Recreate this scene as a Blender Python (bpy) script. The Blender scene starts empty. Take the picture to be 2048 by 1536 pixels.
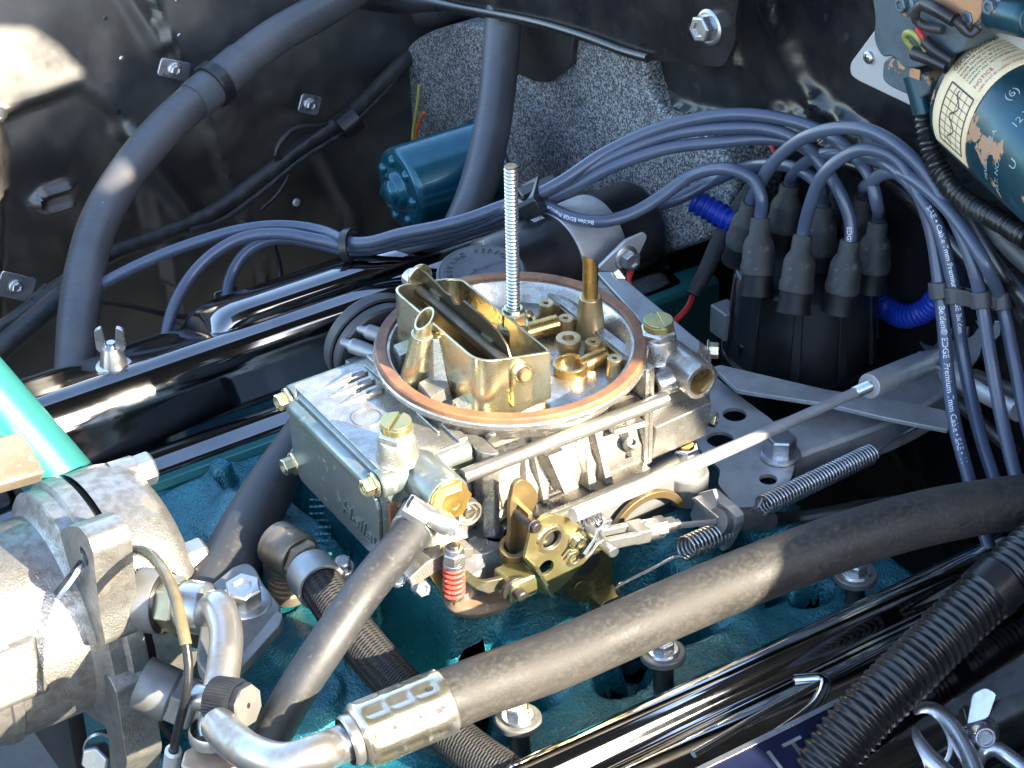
import bpy, bmesh, math, random
from mathutils import Vector, Matrix, noise
from mathutils.geometry import tessellate_polygon
R = math.radians
V = Vector
rnd = random.Random(7)
S = bpy.context.scene
COL = S.collection
MM = 0.001
# ------------------------------------------------------------------ camera
# World axes are the engine's: X = towards the front of the car, Y = towards the driver's side, Z = up (mm, scaled to m)
HFOV, PITCH, ROLL, AZ, DIST = R(26), R(34.15), R(-1.16), R(32.24), 1081.0
FPX = 1024 / math.tan(HFOV / 2)
gx = V((-math.cos(AZ), math.sin(AZ), 0))      # picture-right along the ground, in engine axes
gy = V((-math.sin(AZ), -math.cos(AZ), 0))     # away from the camera along the ground
up0 = gy * math.sin(PITCH) + V((0, 0, math.cos(PITCH)))
FWD = gy * math.cos(PITCH) - V((0, 0, math.sin(PITCH)))
RIGHT = gx * math.cos(ROLL) + up0 * math.sin(ROLL)
UP = -gx * math.sin(ROLL) + up0 * math.cos(ROLL)
def ray(px, py): return FWD + RIGHT * ((px - 1024) / FPX) + UP * ((768 - py) / FPX)
CAM = -ray(1021, 691).normalized() * DIST
def U(px, py, z=None, f=None, l=None):
    """point of the plane z / f / l = const seen at photo pixel px, py (used to survey the place)"""
    r = ray(px, py)
    if z is not None: t = (z - CAM.z) / r.z
    elif f is not None: t = (f - CAM.x) / r.x
    else: t = (l - CAM.y) / r.y
    return CAM + r * t
def PX(p):
    d = V(p) - CAM; zc = d.dot(FWD)
    return 1024 + FPX * d.dot(RIGHT) / zc, 768 - FPX * d.dot(UP) / zc
cd = bpy.data.cameras.new('camera'); cam = bpy.data.objects.new('camera', cd); COL.objects.link(cam)
cd.sensor_width = 36; cd.angle = HFOV; cd.clip_start = 0.02; cd.clip_end = 200
rm = Matrix((RIGHT, UP, -FWD)).transposed().to_4x4()
cam.matrix_world = Matrix.Translation(CAM * MM) @ rm
S.camera = cam
# ------------------------------------------------------------------ light
SUN = V((-0.30, 0.83, 0.469)).normalized()
W = bpy.data.worlds.new('World'); S.world = W; W.use_nodes = True
nt = W.node_tree; sk = nt.nodes.new('ShaderNodeTexSky'); sk.sky_type = 'NISHITA'; sk.sun_disc = False
sk.sun_elevation = math.asin(SUN.z); sk.sun_rotation = math.atan2(SUN.x, SUN.y)
bgn = nt.nodes['Background']; nt.links.new(sk.outputs[0], bgn.inputs[0]); bgn.inputs[1].default_value = 0.145
sd = bpy.data.lights.new('sun', 'SUN'); sd.energy = 4.5; sd.angle = R(0.6); sd.color = (1, 0.88, 0.68)
so = bpy.data.objects.new('sun', sd); COL.objects.link(so)
so.rotation_euler = SUN.to_track_quat('Z', 'Y').to_euler(); so.location = (0, 0, 3)
vs = S.view_settings; vs.view_transform = 'Standard'; vs.look = 'None'; vs.gamma = 1; vs.exposure = 2.72
S.cycles.max_bounces = 8; S.cycles.caustics_reflective = False; S.cycles.caustics_refractive = False
# ------------------------------------------------------------------ mesh builder
def frame(o, z, x=None):
    z = V(z).normalized()
    x = V(x) if x is not None else (V((1, 0, 0)) if abs(z.x) < .9 else V((0, 1, 0)))
    x = (x - z * x.dot(z)).normalized(); y = z.cross(x)
    m = Matrix((x, y, z)).transposed().to_4x4(); m.translation = V(o); return m
def spline(pts, step=4.0):
    P = [V(p) for p in pts]
    if len(P) < 3:
        n = max(2, int((P[1] - P[0]).length / step)); return [P[0].lerp(P[1], i / n) for i in range(n + 1)]
    Q = [P[0] * 2 - P[1]] + P + [P[-1] * 2 - P[-2]]; out = []
    for i in range(1, len(Q) - 2):
        a, b, c, d = Q[i - 1:i + 3]; n = max(2, int((c - b).length / step))
        ta, tb, tc = max((b - a).length, 1e-6) ** .5, max((c - b).length, 1e-6) ** .5, max((d - c).length, 1e-6) ** .5
        m1 = ((b - a) / ta - (c - a) / (ta + tb) + (c - b) / tb) * tb
        m2 = ((c - b) / tb - (d - b) / (tb + tc) + (d - c) / tc) * tb
        for k in range(n):
            t = k / n
            out.append(b * (2*t**3 - 3*t*t + 1) + m1 * (t**3 - 2*t*t + t) + c * (-2*t**3 + 3*t*t) + m2 * (t**3 - t*t))
    out.append(P[-1]); return out
def frames(path, up=None):
    T = []
    for i in range(len(path)):
        a = path[max(i - 1, 0)]; b = path[min(i + 1, len(path) - 1)]; T.append((b - a).normalized())
    u = V(up) if up is not None else (V((0, 0, 1)) if abs(T[0].z) < .9 else V((1, 0, 0)))
    N = []
    for t in T:
        u = u - t * u.dot(t)
        if u.length < 1e-6: u = t.orthogonal()
        u = u.normalized(); N.append(u.copy())
    return T, N
class G:
    def __init__(s, T=None): s.v = []; s.f = []; s.uv = {}; s.T = T if T is not None else Matrix()
    def at(s, T): s.T = T; return s
    def add(s, vs, fs, uvs=None):
        o = len(s.v); s.v += [s.T @ V(p) for p in vs]
        for i, f in enumerate(fs):
            if uvs: s.uv[len(s.f)] = uvs[i]
            s.f.append(tuple(k + o for k in f))
        return s
    def box(s, x0, x1, y0, y1, z0, z1):
        v = [(x, y, z) for z in (z0, z1) for y in (y0, y1) for x in (x0, x1)]
        return s.add(v, [(0, 2, 3, 1), (4, 5, 7, 6), (0, 1, 5, 4), (2, 6, 7, 3), (0, 4, 6, 2), (1, 3, 7, 5)])
    def hexa(s, b, t):
        """8 corner block: b, t four corners each (counter-clockwise from above)"""
        return s.add(list(b) + list(t), [(3, 2, 1, 0), (4, 5, 6, 7), (0, 1, 5, 4), (1, 2, 6, 5), (2, 3, 7, 6), (3, 0, 4, 7)])
    def prism(s, out, z0, z1, holes=()):
        loops = [list(out)] + [list(h) for h in holes]
        def area(p): return sum(p[i][0] * p[(i + 1) % len(p)][1] - p[(i + 1) % len(p)][0] * p[i][1] for i in range(len(p)))
        if area(loops[0]) < 0: loops[0].reverse()
        for h in loops[1:]:
            if area(h) > 0: h.reverse()
        flat = [q for lp in loops for q in lp]; n = len(flat)
        v = [(q[0], q[1], z0) for q in flat] + [(q[0], q[1], z1) for q in flat]
        if len(loops) == 1: tf = [tuple(range(n))]
        else:
            tf = []
            for t in tessellate_polygon([[V((q[0], q[1], 0)) for q in lp] for lp in loops]):
                a, b, c = t; A = flat[a]; B = flat[b]; Cc = flat[c]
                if (B[0]-A[0])*(Cc[1]-A[1])-(B[1]-A[1])*(Cc[0]-A[0]) < 0: b, c = c, b
                tf.append((a, b, c))
        fs = [tuple(k + n for k in t) for t in tf] + [tuple(reversed(t)) for t in tf]
        o = 0
        for lp in loops:
            m = len(lp)
            for i in range(m):
                j = (i + 1) % m; fs.append((o + i, o + j, o + j + n, o + i + n))
            o += m
        return s.add(v, fs)
    def lathe(s, prof, n=32, a0=0, a1=2 * math.pi, sc=(1, 1)):
        full = abs(a1 - a0) > 6.28; m = n if full else n + 1; v = []; fs = []
        for r, z in prof:
            for i in range(m):
                a = a0 + (a1 - a0) * i / n; v.append((max(r, 1e-4) * math.cos(a) * sc[0], max(r, 1e-4) * math.sin(a) * sc[1], z))
        for k in range(len(prof) - 1):
            for i in range(n):
                j = (i + 1) % m; fs.append((k*m+i, k*m+j, (k+1)*m+j, (k+1)*m+i))
        return s.add(v, fs)
    def cyl(s, r, z0, z1, n=24, r2=None, ch=0):
        r2 = r if r2 is None else r2
        p = [(0, z0), (r - ch, z0), (r, z0 + ch), (r2, z1 - ch), (r2 - ch, z1), (0, z1)] if ch else [(0, z0), (r, z0), (r2, z1), (0, z1)]
        return s.lathe(p, n)
    def pipe(s, ro, ri, z0, z1, n=32):
        return s.lathe([(ri, z0), (ro, z0), (ro, z1), (ri, z1), (ri, z0)], n)
    def tube(s, path, r, n=12, caps=True, up=None, flat=1.0):
        T, N = frames(path, up); v = []; fs = []; uv = []; L = 0; m = len(path); ls = []
        for i, p in enumerate(path):
            if i: L += (p - path[i - 1]).length
            ls.append(L); rr = r(L) if callable(r) else (r[i] if isinstance(r, (list, tuple)) else r)
            B = T[i].cross(N[i])
            for k in range(n):
                a = 2 * math.pi * k / n; v.append(p + (N[i] * math.cos(a) * flat + B * math.sin(a)) * rr)
        for i in range(m - 1):
            for k in range(n):
                j = (k + 1) % n; fs.append((i*n+k, i*n+j, (i+1)*n+j, (i+1)*n+k))
                uv.append(((ls[i]*MM, k/n), (ls[i]*MM, (k+1)/n), (ls[i+1]*MM, (k+1)/n), (ls[i+1]*MM, k/n)))
        if caps:
            fs.append(tuple(reversed(range(n)))); uv.append(tuple((0, 0) for _ in range(n)))
            fs.append(tuple(range((m-1)*n, m*n))); uv.append(tuple((0, 0) for _ in range(n)))
        return s.add(v, fs, uv)
    def sphere(s, c, r, n=16, sz=1.0):
        k = n // 2; v = []; fs = []
        for i in range(k + 1):
            t = math.pi * i / k
            for j in range(n):
                a = 2*math.pi*j/n; v.append((c[0]+r*max(math.sin(t),1e-3)*math.cos(a), c[1]+r*max(math.sin(t),1e-3)*math.sin(a), c[2]+r*sz*math.cos(t)))
        for i in range(k):
            for j in range(n):
                q = (j+1) % n; fs.append((i*n+j, (i+1)*n+j, (i+1)*n+q, i*n+q))
        return s.add(v, fs)
    def grid(s, nu, nv, fn, closed=False):
        v = [fn(i / (nu - 1), j / (nv - 1)) for i in range(nu) for j in range(nv)]
        fs = [(i*nv+j, (i+1)*nv+j, (i+1)*nv+j+1, i*nv+j+1) for i in range(nu - 1) for j in range(nv - 1)]
        uv = [((i/(nu-1), j/(nv-1)), ((i+1)/(nu-1), j/(nv-1)), ((i+1)/(nu-1), (j+1)/(nv-1)), (i/(nu-1), (j+1)/(nv-1))) for i in range(nu - 1) for j in range(nv - 1)]
        return s.add(v, fs, uv)
    def rings(s, sections, cap=True, closed=True):
        """loft a list of equal-length point loops"""
        n = len(sections[0]); v = [p for q in sections for p in q]; fs = []
        for i in range(len(sections) - 1):
            for k in range(n if closed else n - 1):
                j = (k + 1) % n; fs.append((i*n+k, i*n+j, (i+1)*n+j, (i+1)*n+k))
        if cap: fs += [tuple(reversed(range(n))), tuple(range((len(sections)-1)*n, len(sections)*n))]
        return s.add(v, fs)
    def hexn(s, af, z0, z1, ch=0.6, n=6, hole=0):
        r = af / math.cos(math.pi / n) / 2
        def loop(rr, z): return [(rr*math.cos(2*math.pi*k/n), rr*math.sin(2*math.pi*k/n), z) for k in range(n)]
        secs = [loop(r, z0), loop(r, z1 - ch), loop(r - ch, z1)]
        if hole: secs += [loop(hole, z1), loop(hole, z1 - 1.2)]
        return s.rings(secs)
WM = {}
def obj(name, g, mat, parent=None, bevel=0.0, ang=38, M=None, mesh=None, seg=2, label=None):
    """link one mesh object; g holds world mm points (or points local to M)"""
    if mesh is None:
        if M is None:
            lo = [min(p[i] for p in g.v) for i in range(3)]; hi = [max(p[i] for p in g.v) for i in range(3)]
            c = V(((lo[0]+hi[0])/2, (lo[1]+hi[1])/2, (lo[2]+hi[2])/2)) if parent else V(((lo[0]+hi[0])/2, (lo[1]+hi[1])/2, lo[2]))
            M = Matrix.Translation(c); pts = [(p - c) * MM for p in g.v]
        else: pts = [p * MM for p in g.v]
        mesh = bpy.data.meshes.new(name); mesh.from_pydata(pts, [], g.f)
        if g.uv:
            ul = mesh.uv_layers.new(name='UVMap')
            for i, p in enumerate(mesh.polygons):
                if i in g.uv:
                    for k, li in enumerate(p.loop_indices): ul.data[li].uv = g.uv[i][k]
        bm = bmesh.new(); bm.from_mesh(mesh)
        bmesh.ops.remove_doubles(bm, verts=bm.verts, dist=1e-6)
        bmesh.ops.recalc_face_normals(bm, faces=bm.faces); bm.to_mesh(mesh); bm.free()
        mesh.polygons.foreach_set('use_smooth', [True] * len(mesh.polygons)); mesh.set_sharp_from_angle(angle=R(ang))
        mesh.materials.append(mat)
    o = bpy.data.objects.new(name, mesh); COL.objects.link(o)
    Wm = M.copy(); Wm.translation = M.translation * MM
    WM[o] = Wm
    if parent: o.parent = parent; o.matrix_basis = WM[parent].inverted() @ Wm
    else: o.matrix_basis = Wm
    if bevel:
        b = o.modifiers.new('bevel', 'BEVEL'); b.width = bevel * MM; b.segments = seg; b.limit_method = 'ANGLE'; b.angle_limit = R(ang); b.harden_normals = True
    if label: o['label'] = label
    return o
def tag(o, label, cat, group=None, kind=None):
    o['label'] = label; o['category'] = cat
    if group: o['group'] = group
    if kind: o['kind'] = kind
    return o
def thing(name, label, cat, loc=(0, 0, 0), group=None):
    o = bpy.data.objects.new(name, None); o.empty_display_size = .01; COL.objects.link(o); o.location = V(loc) * MM
    WM[o] = Matrix.Translation(V(loc) * MM); return tag(o, label, cat, group)
_tc = {}
def text(s, size, ext=0.3, align='LEFT', shear=0):
    """font outline as (verts, faces) in mm, lying in XY"""
    k = (s, size, ext, align, shear)
    if k not in _tc:
        c = bpy.data.curves.new('lettering', 'FONT'); c.body = s; c.size = size * MM; c.extrude = ext * MM / 2; c.align_x = align; c.resolution_u = 2; c.shear = shear
        o = bpy.data.objects.new('lettering', c); COL.objects.link(o)
        m = bpy.data.meshes.new_from_object(o); bpy.data.objects.remove(o); bpy.data.curves.remove(c)
        _tc[k] = ([v.co / MM for v in m.vertices], [tuple(p.vertices) for p in m.polygons]); bpy.data.meshes.remove(m)
    return _tc[k]
def helix(a, b, r, turns, n=14, x=None, tight=None):
    a = V(a); b = V(b); M = frame(a, b - a, x); L = (b - a).length; out = []
    for i in range(int(turns * n) + 1):
        t = i / (turns * n); th = 2 * math.pi * i / n; out.append(M @ V((r * math.cos(th), r * math.sin(th), L * t)))
    return out
def circ(c, r, n=20, a0=0): return [(c[0] + r*math.cos(a0 + 2*math.pi*k/n), c[1] + r*math.sin(a0 + 2*math.pi*k/n)) for k in range(n)]
def rpoly(pts, r, n=4):
    """round the corners of a 2D polygon; r number or list"""
    out = []; m = len(pts)
    for i in range(m):
        a, b, c = (V((*pts[(i+k) % m][:2], 0)) for k in (-1, 0, 1)); rr = r[i] if isinstance(r, (list, tuple)) else r
        if rr <= 0: out.append((b.x, b.y)); continue
        d1 = (a - b); d2 = (c - b); k = min(rr, d1.length * .49, d2.length * .49); p = b + d1.normalized() * k; q = b + d2.normalized() * k
        for j in range(n + 1):
            t = j / n; w = p * (1-t)**2 + b * 2*t*(1-t) + q * t*t; out.append((w.x, w.y))
    return out
_bm = {}
def bolt(o, z, mat, parent, af=8, h=5, wr=None, wh=1.2, name='bolt', spin=0, dish=True, washer=0, label=None):
    """hex bolt head with flange standing on point o, axis z"""
    k = (af, h, wr, wh, dish, washer, mat.name)
    M = frame(o, z) @ Matrix.Rotation(spin, 4, 'Z')
    if k not in _bm:
        g = G(); z0 = 0
        if washer: g.cyl(washer, 0, 1.3, 28, ch=.3); z0 = 1.3
        w = wr or af * .62
        g.lathe([(0, z0), (w, z0), (w, z0 + wh * .5), (w * .86, z0 + wh), (0, z0 + wh)], 28)
        g.hexn(af, z0 + wh * .8, z0 + h, ch=af * .07, hole=af * .3 if dish else 0)
        ob = obj(name, g, mat, parent, bevel=.25, M=M); _bm[k] = ob.data
    else:
        ob = obj(name, None, mat, parent, bevel=.25, M=M, mesh=_bm[k])
    if label: ob['label'] = label
    return ob
# ------------------------------------------------------------------ materials
def mk(name, c, metal=0.0, rough=.5, c2=None, ns=60, ramp=(.42, .62), rough2=None, c3=None, ns3=200, ramp3=(.58, .7), rough3=None, metal3=None, bump=0.0, bs=400, bd=.3, coat=0.0, spec=.5, stretch=None, detail=4, aniso=None, sheen=0, bump2=0, bs2=60):
    m = bpy.data.materials.new(name); m.use_nodes = True; t = m.node_tree; N = t.nodes; Lk = t.links
    b = N['Principled BSDF']; tc = N.new('ShaderNodeTexCoord'); co = tc.outputs['Object']
    if stretch:
        mp = N.new('ShaderNodeMapping'); mp.inputs['Scale'].default_value = stretch; Lk.new(co, mp.inputs[0]); co = mp.outputs[0]
    def nz(sc, det=detail, ro=.6):
        n = N.new('ShaderNodeTexNoise'); n.inputs['Scale'].default_value = sc; n.inputs['Detail'].default_value = det; n.inputs['Roughness'].default_value = ro; Lk.new(co, n.inputs['Vector']); return n.outputs[0]
    def rampf(src, lo, hi):
        r = N.new('ShaderNodeMapRange'); r.inputs['From Min'].default_value = lo; r.inputs['From Max'].default_value = hi; Lk.new(src, r.inputs['Value']); return r.outputs[0]
    def mixc(f, a, bb):
        x = N.new('ShaderNodeMix'); x.data_type = 'RGBA'; Lk.new(f, x.inputs[0])
        for sck, val in ((x.inputs[6], a), (x.inputs[7], bb)):
            if isinstance(val, tuple): sck.default_value = (*val, 1)
            else: Lk.new(val, sck)
        return x.outputs[2]
    def mixf(f, a, bb):
        x = N.new('ShaderNodeMix'); x.data_type = 'FLOAT'; Lk.new(f, x.inputs[0])
        for sck, val in ((x.inputs[2], a), (x.inputs[3], bb)):
            if isinstance(val, (int, float)): sck.default_value = val
            else: Lk.new(val, sck)
        return x.outputs[0]
    col = c; ro = rough; me = metal
    if c2:
        f = rampf(nz(ns), *ramp); col = mixc(f, c, c2)
        if rough2 is not None: ro = mixf(f, rough, rough2)
    if c3:
        f3 = rampf(nz(ns3, 6, .65), *ramp3); col = mixc(f3, col, c3)
        if rough3 is not None: ro = mixf(f3, ro, rough3)
        if metal3 is not None: me = mixf(f3, me, metal3)
    if isinstance(ro, float):
        f = nz(ns * 3); ro = mixf(f, ro * .8, min(1, ro * 1.25))
    for sck, val in ((b.inputs['Base Color'], col), (b.inputs['Roughness'], ro), (b.inputs['Metallic'], me)):
        if isinstance(val, tuple): sck.default_value = (*val, 1)
        elif isinstance(val, (int, float)): sck.default_value = val
        else: Lk.new(val, sck)
    b.inputs['Coat Weight'].default_value = coat; b.inputs['Coat Roughness'].default_value = .06; b.inputs['Specular IOR Level'].default_value = spec
    if sheen: b.inputs['Sheen Weight'].default_value = sheen
    nrm = None
    for st, sc in ((bump, bs), (bump2, bs2)):
        if st:
            bn = N.new('ShaderNodeBump'); bn.inputs['Strength'].default_value = st; bn.inputs['Distance'].default_value = bd * MM; Lk.new(nz(sc, 3), bn.inputs['Height'])
            if nrm: Lk.new(nrm, bn.inputs['Normal'])
            nrm = bn.outputs[0]
    if nrm: Lk.new(nrm, b.inputs['Normal']); Lk.new(nrm, b.inputs['Coat Normal'])
    m['n'] = 1
    return m
def uvwave(m, scale, strength, dist=.4, diag=(1, 1), dust=None):
    """bump running along tube UVs: wrapped / woven hose skins"""
    t = m.node_tree; N = t.nodes; Lk = t.links; b = N['Principled BSDF']; tc = N.new('ShaderNodeTexCoord'); mp = N.new('ShaderNodeMapping')
    mp.inputs['Scale'].default_value = (scale * diag[0], diag[1], 0); Lk.new(tc.outputs['UV'], mp.inputs[0])
    sx = N.new('ShaderNodeSeparateXYZ'); Lk.new(mp.outputs[0], sx.inputs[0])
    ad = N.new('ShaderNodeMath'); ad.operation = 'ADD'; Lk.new(sx.outputs[0], ad.inputs[0]); Lk.new(sx.outputs[1], ad.inputs[1])
    mu = N.new('ShaderNodeMath'); mu.operation = 'MULTIPLY'; Lk.new(ad.outputs[0], mu.inputs[0]); mu.inputs[1].default_value = 2 * math.pi
    si = N.new('ShaderNodeMath'); si.operation = 'SINE'; Lk.new(mu.outputs[0], si.inputs[0])
    src = si.outputs[0]
    bn = N.new('ShaderNodeBump'); bn.inputs['Strength'].default_value = strength; bn.inputs['Distance'].default_value = dist * MM
    Lk.new(src, bn.inputs['Height'])
    if b.inputs['Normal'].links: Lk.new(b.inputs['Normal'].links[0].from_socket, bn.inputs['Normal'])
    Lk.new(bn.outputs[0], b.inputs['Normal']); return m
M_ = {}
M_['cast'] = mk('cast aluminium', (.46, .44, .40), .8, .22, c2=(.33, .31, .275), ns=110, rough2=.36, c3=(.17, .14, .105), ns3=150, ramp3=(.58, .76), rough3=.6, metal3=.3, bump=.6, bs=1000, bd=.2, bump2=.3, bs2=260)
M_['castdull'] = mk('dull grey zinc casting', (.33, .335, .34), .7, .42, c2=(.24, .245, .25), ns=40, rough2=.55, bump=.35, bs=800, bd=.15)
M_['castgreen'] = mk('stained zinc casting', (.27, .295, .28), .68, .28, c2=(.16, .20, .185), ns=28, rough2=.42, c3=(.42, .42, .39), ns3=110, ramp3=(.58, .7), rough3=.6, bump=.35, bs=700, bd=.15)
M_['floor'] = mk('warm dichromate casting', (.52, .40, .22), .85, .33, c2=(.38, .28, .15), ns=60, rough2=.45, c3=(.16, .13, .09), ns3=150, ramp3=(.64, .8), rough3=.7, bump=.35, bs=700, bd=.2)
M_['gold'] = mk('gold dichromate plating', (.62, .545, .33), .95, .22, c2=(.50, .47, .35), ns=60, rough2=.36, c3=(.33, .23, .13), ns3=120, ramp3=(.58, .74), rough3=.5, bump=.15, bs=900, bd=.1)
M_['goldgreen'] = mk('stained gold plating', (.52, .42, .19), .9, .3, c2=(.36, .40, .19), ns=90, rough2=.42, c3=(.50, .32, .22), ns3=130, ramp3=(.58, .7), rough3=.45, bump=.25, bs=700, bd=.15)
M_['olive'] = mk('dirty olive plating', (.20, .17, .075), .8, .4, c2=(.10, .10, .05), ns=120, rough2=.6, c3=(.3, .22, .1), ns3=180, bump=.3, bs=600, bd=.2)
M_['bronze'] = mk('brown plated lever', (.33, .235, .11), .85, .38, c2=(.22, .165, .10), ns=80, rough2=.5, bump=.2, bs=700, bd=.15)
M_['brass'] = mk('brass', (.62, .40, .14), .95, .25, c2=(.5, .33, .13), ns=90, rough2=.38, c3=(.3, .2, .09), ns3=240, ramp3=(.62, .75), rough3=.55)
M_['brasshex'] = mk('bright brass plug', (.85, .55, .17), .95, .28, c2=(.75, .46, .13), ns=70, rough2=.36)
M_['copper'] = mk('baked rubber seal ring', (.25, .115, .05), .0, .5, c2=(.14, .066, .04), ns=50, rough2=.65, c3=(.10, .055, .04), ns3=160, ramp3=(.6, .75), rough3=.8, bump=.3, bs=600, bd=.2)
M_['steel'] = mk('zinc plated steel', (.55, .56, .57), .95, .27, c2=(.42, .43, .45), ns=80, rough2=.4, c3=(.3, .29, .27), ns3=200, ramp3=(.64, .78), rough3=.6)
M_['bracket'] = mk('brushed steel bracket', (.58, .585, .58), .65, .44, c2=(.45, .455, .46), ns=50, rough2=.48, c3=(.42, .40, .36), ns3=140, ramp3=(.6, .75), rough3=.5, bump=.12, bs=500, bd=.1)
M_['steeldark'] = mk('dark steel', (.13, .12, .11), .85, .34, c2=(.085, .08, .08), ns=90, rough2=.5)
M_['choke'] = mk('dark oiled choke steel', (.14, .115, .075), .85, .33, c2=(.09, .075, .055), ns=60, rough2=.45)
M_['alu'] = mk('weathered aluminium', (.36, .35, .33), .8, .30, c2=(.24, .225, .20), ns=160, rough2=.42, c3=(.15, .105, .065), ns3=60, ramp3=(.56, .76), rough3=.6, metal3=.35, bump=1.0, bs=900, bd=.35, bump2=.4, bs2=260)
M_['alutube'] = mk('aluminium tube', (.50, .49, .48), .9, .28, c2=(.38, .37, .35), ns=60, rough2=.42, c3=(.30, .235, .17), ns3=60, ramp3=(.56, .74), rough3=.5, bump=.1, bs=500, bd=.1)
M_['alugrey'] = mk('grey weathered aluminium', (.20, .198, .19), .55, .46, c2=(.14, .138, .13), ns=45, rough2=.58, bump=.35, bs=600, bd=.2)
M_['rusty'] = mk('rusty brown steel', (.34, .24, .155), .45, .55, c2=(.25, .155, .09), ns=60, rough2=.7, c3=(.5, .45, .38), ns3=250, ramp3=(.6, .68), rough3=.8, bump=.4, bs=500, bd=.2)
M_['teal'] = mk('turquoise engine paint', (.014, .175, .215), .5, .22, c2=(.010, .14, .18), ns=35, rough2=.30, c3=(.045, .10, .10), ns3=26, ramp3=(.7, .9), rough3=.5, bump=1.0, bs=620, bd=1.1, coat=.6, bump2=.15, bs2=200)
M_['tealsmooth'] = mk('smooth turquoise enamel', (.035, .20, .19), .4, .3, c2=(.03, .165, .16), ns=30, rough2=.38, bump=.12, bs=500, bd=.15, coat=.4)
M_['tealmotor'] = mk('blue green motor enamel', (.004, .082, .115), .4, .25, c2=(.003, .06, .09), ns=30, rough2=.3, coat=.3)
M_['wipermotor'] = mk('dark teal motor paint', (.012, .055, .075), .4, .3, c2=(.01, .04, .055), ns=40, rough2=.36, c3=(.34, .19, .105), ns3=45, ramp3=(.60, .612), rough3=.75, metal3=.0, bump=.2, bs=500, bd=.15)
M_['gearbox'] = mk('grey gearbox paint', (.12, .155, .18), .4, .4, c2=(.08, .105, .125), ns=60, rough2=.5, c3=(.36, .2, .11), ns3=50, ramp3=(.60, .615), rough3=.75, metal3=0, bump=.3, bs=500, bd=.2)
M_['bare'] = mk('peeled tan primer', (.46, .235, .115), .1, .6, c2=(.40, .21, .11), ns=90, rough2=.7, bump=.3, bs=800, bd=.1)
M_['black'] = mk('satin black body paint', (.012, .012, .015), .0, .33, c2=(.022, .021, .022), ns=14, rough2=.46, c3=(.06, .055, .047), ns3=25, ramp3=(.62, .85), rough3=.6, bump=.12, bs=160, bd=.25, spec=.6)
M_['gloss'] = mk('gloss black paint', (.008, .008, .010), .0, .26, c2=(.016, .015, .016), ns=20, rough2=.36, c3=(.05, .047, .042), ns3=60, ramp3=(.62, .8), rough3=.6, bump=.25, bs=90, bd=.3, coat=.12)
M_['chrome'] = mk('dark chrome', (.55, .54, .53), 1.0, .05, c2=(.36, .35, .34), ns=40, rough2=.09, c3=(.10, .09, .08), ns3=900, ramp3=(.74, .78), rough3=.6, metal3=.1)
M_['blackchrome'] = mk('deep gloss black cover', (.20, .20, .205), 1.0, .05, c2=(.17, .17, .175), ns=30, rough2=.10, c3=(.16, .15, .13), ns3=700, ramp3=(.73, .77), rough3=.85, metal3=0.0)
M_['bright'] = mk('bright chrome', (.75, .76, .78), 1.0, .06, c2=(.68, .69, .7), ns=60, rough2=.12)
M_['satin'] = mk('satin bright steel', (.62, .62, .61), .9, .30, c2=(.5, .5, .49), ns=70, rough2=.42, c3=(.33, .31, .27), ns3=200, ramp3=(.62, .78), rough3=.55, bump=.15, bs=700, bd=.1)
M_['hose'] = mk('dusty rubber hose', (.020, .021, .023), 0, .5, c2=(.036, .036, .037), ns=22, rough2=.6, c3=(.085, .082, .077), ns3=380, ramp3=(.55, .8), rough3=.85, bump=.25, bs=600, bd=.2, spec=.6)
M_['wraphose'] = uvwave(mk('wrapped heater hose', (.042, .043, .047), 0, .42, c2=(.065, .065, .07), ns=22, rough2=.52, c3=(.24, .235, .22), ns3=260, ramp3=(.66, .74), rough3=.9, bump=.2, bs=500, bd=.2, spec=.7), 190, .10, .35, (1, 1))
M_['achose'] = mk('brown grey dusty rubber hose', (.021, .0198, .018), 0, .54, c2=(.036, .033, .029), ns=26, rough2=.65, c3=(.070, .066, .060), ns3=420, ramp3=(.46, .84), rough3=.85, bump=.5, bs=800, bd=.25, spec=.4, bump2=.2, bs2=120)
M_['braid'] = uvwave(uvwave(mk('braided black cloth hose', (.012, .012, .013), 0, .6, c2=(.03, .028, .026), ns=60, rough2=.75, bump=.4, bs=900, bd=.3), 620, .8, .6, (1, 8)), 620, .8, .6, (1, -8))
M_['harness'] = uvwave(mk('taped wiring', (.016, .016, .017), 0, .34, c2=(.03, .029, .028), ns=30, rough2=.5, c3=(.14, .13, .12), ns3=220, ramp3=(.68, .78), rough3=.8, bump=.3, bs=250, bd=.4), 70, .25, .6, (1, 1))
M_['wire'] = mk('blue silicone wire', (.050, .066, .106), 0, .28, c2=(.060, .076, .114), ns=25, rough2=.36, c3=(.09, .10, .14), ns3=300, ramp3=(.66, .8), rough3=.6, bump=.05, bs=500, bd=.1, spec=.6)
M_['boot'] = mk('dusty black rubber boot', (.022, .022, .023), 0, .6, c2=(.045, .044, .041), ns=60, rough2=.75, c3=(.12, .115, .10), ns3=260, ramp3=(.58, .72), rough3=.9, bump=.3, bs=700, bd=.15)
M_['cap'] = mk('black moulded cap', (.007, .007, .008), 0, .3, c2=(.012, .012, .013), ns=40, rough2=.42, c3=(.13, .12, .11), ns3=420, ramp3=(.7, .78), rough3=.9, bump=.05, bs=300, bd=.2)
M_['plastic'] = mk('black plastic', (.010, .010, .011), 0, .3, c2=(.018, .018, .019), ns=40, rough2=.42)
M_['plasticgrey'] = mk('charcoal plastic', (.035, .036, .04), 0, .45, c2=(.05, .05, .055), ns=60, rough2=.55, bump=.15, bs=700, bd=.1)
M_['discgrey'] = mk('charcoal moulded cap', (.075, .08, .09), .1, .5, c2=(.055, .06, .068), ns=50, rough2=.6, bump=.25, bs=900, bd=.1)
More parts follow.
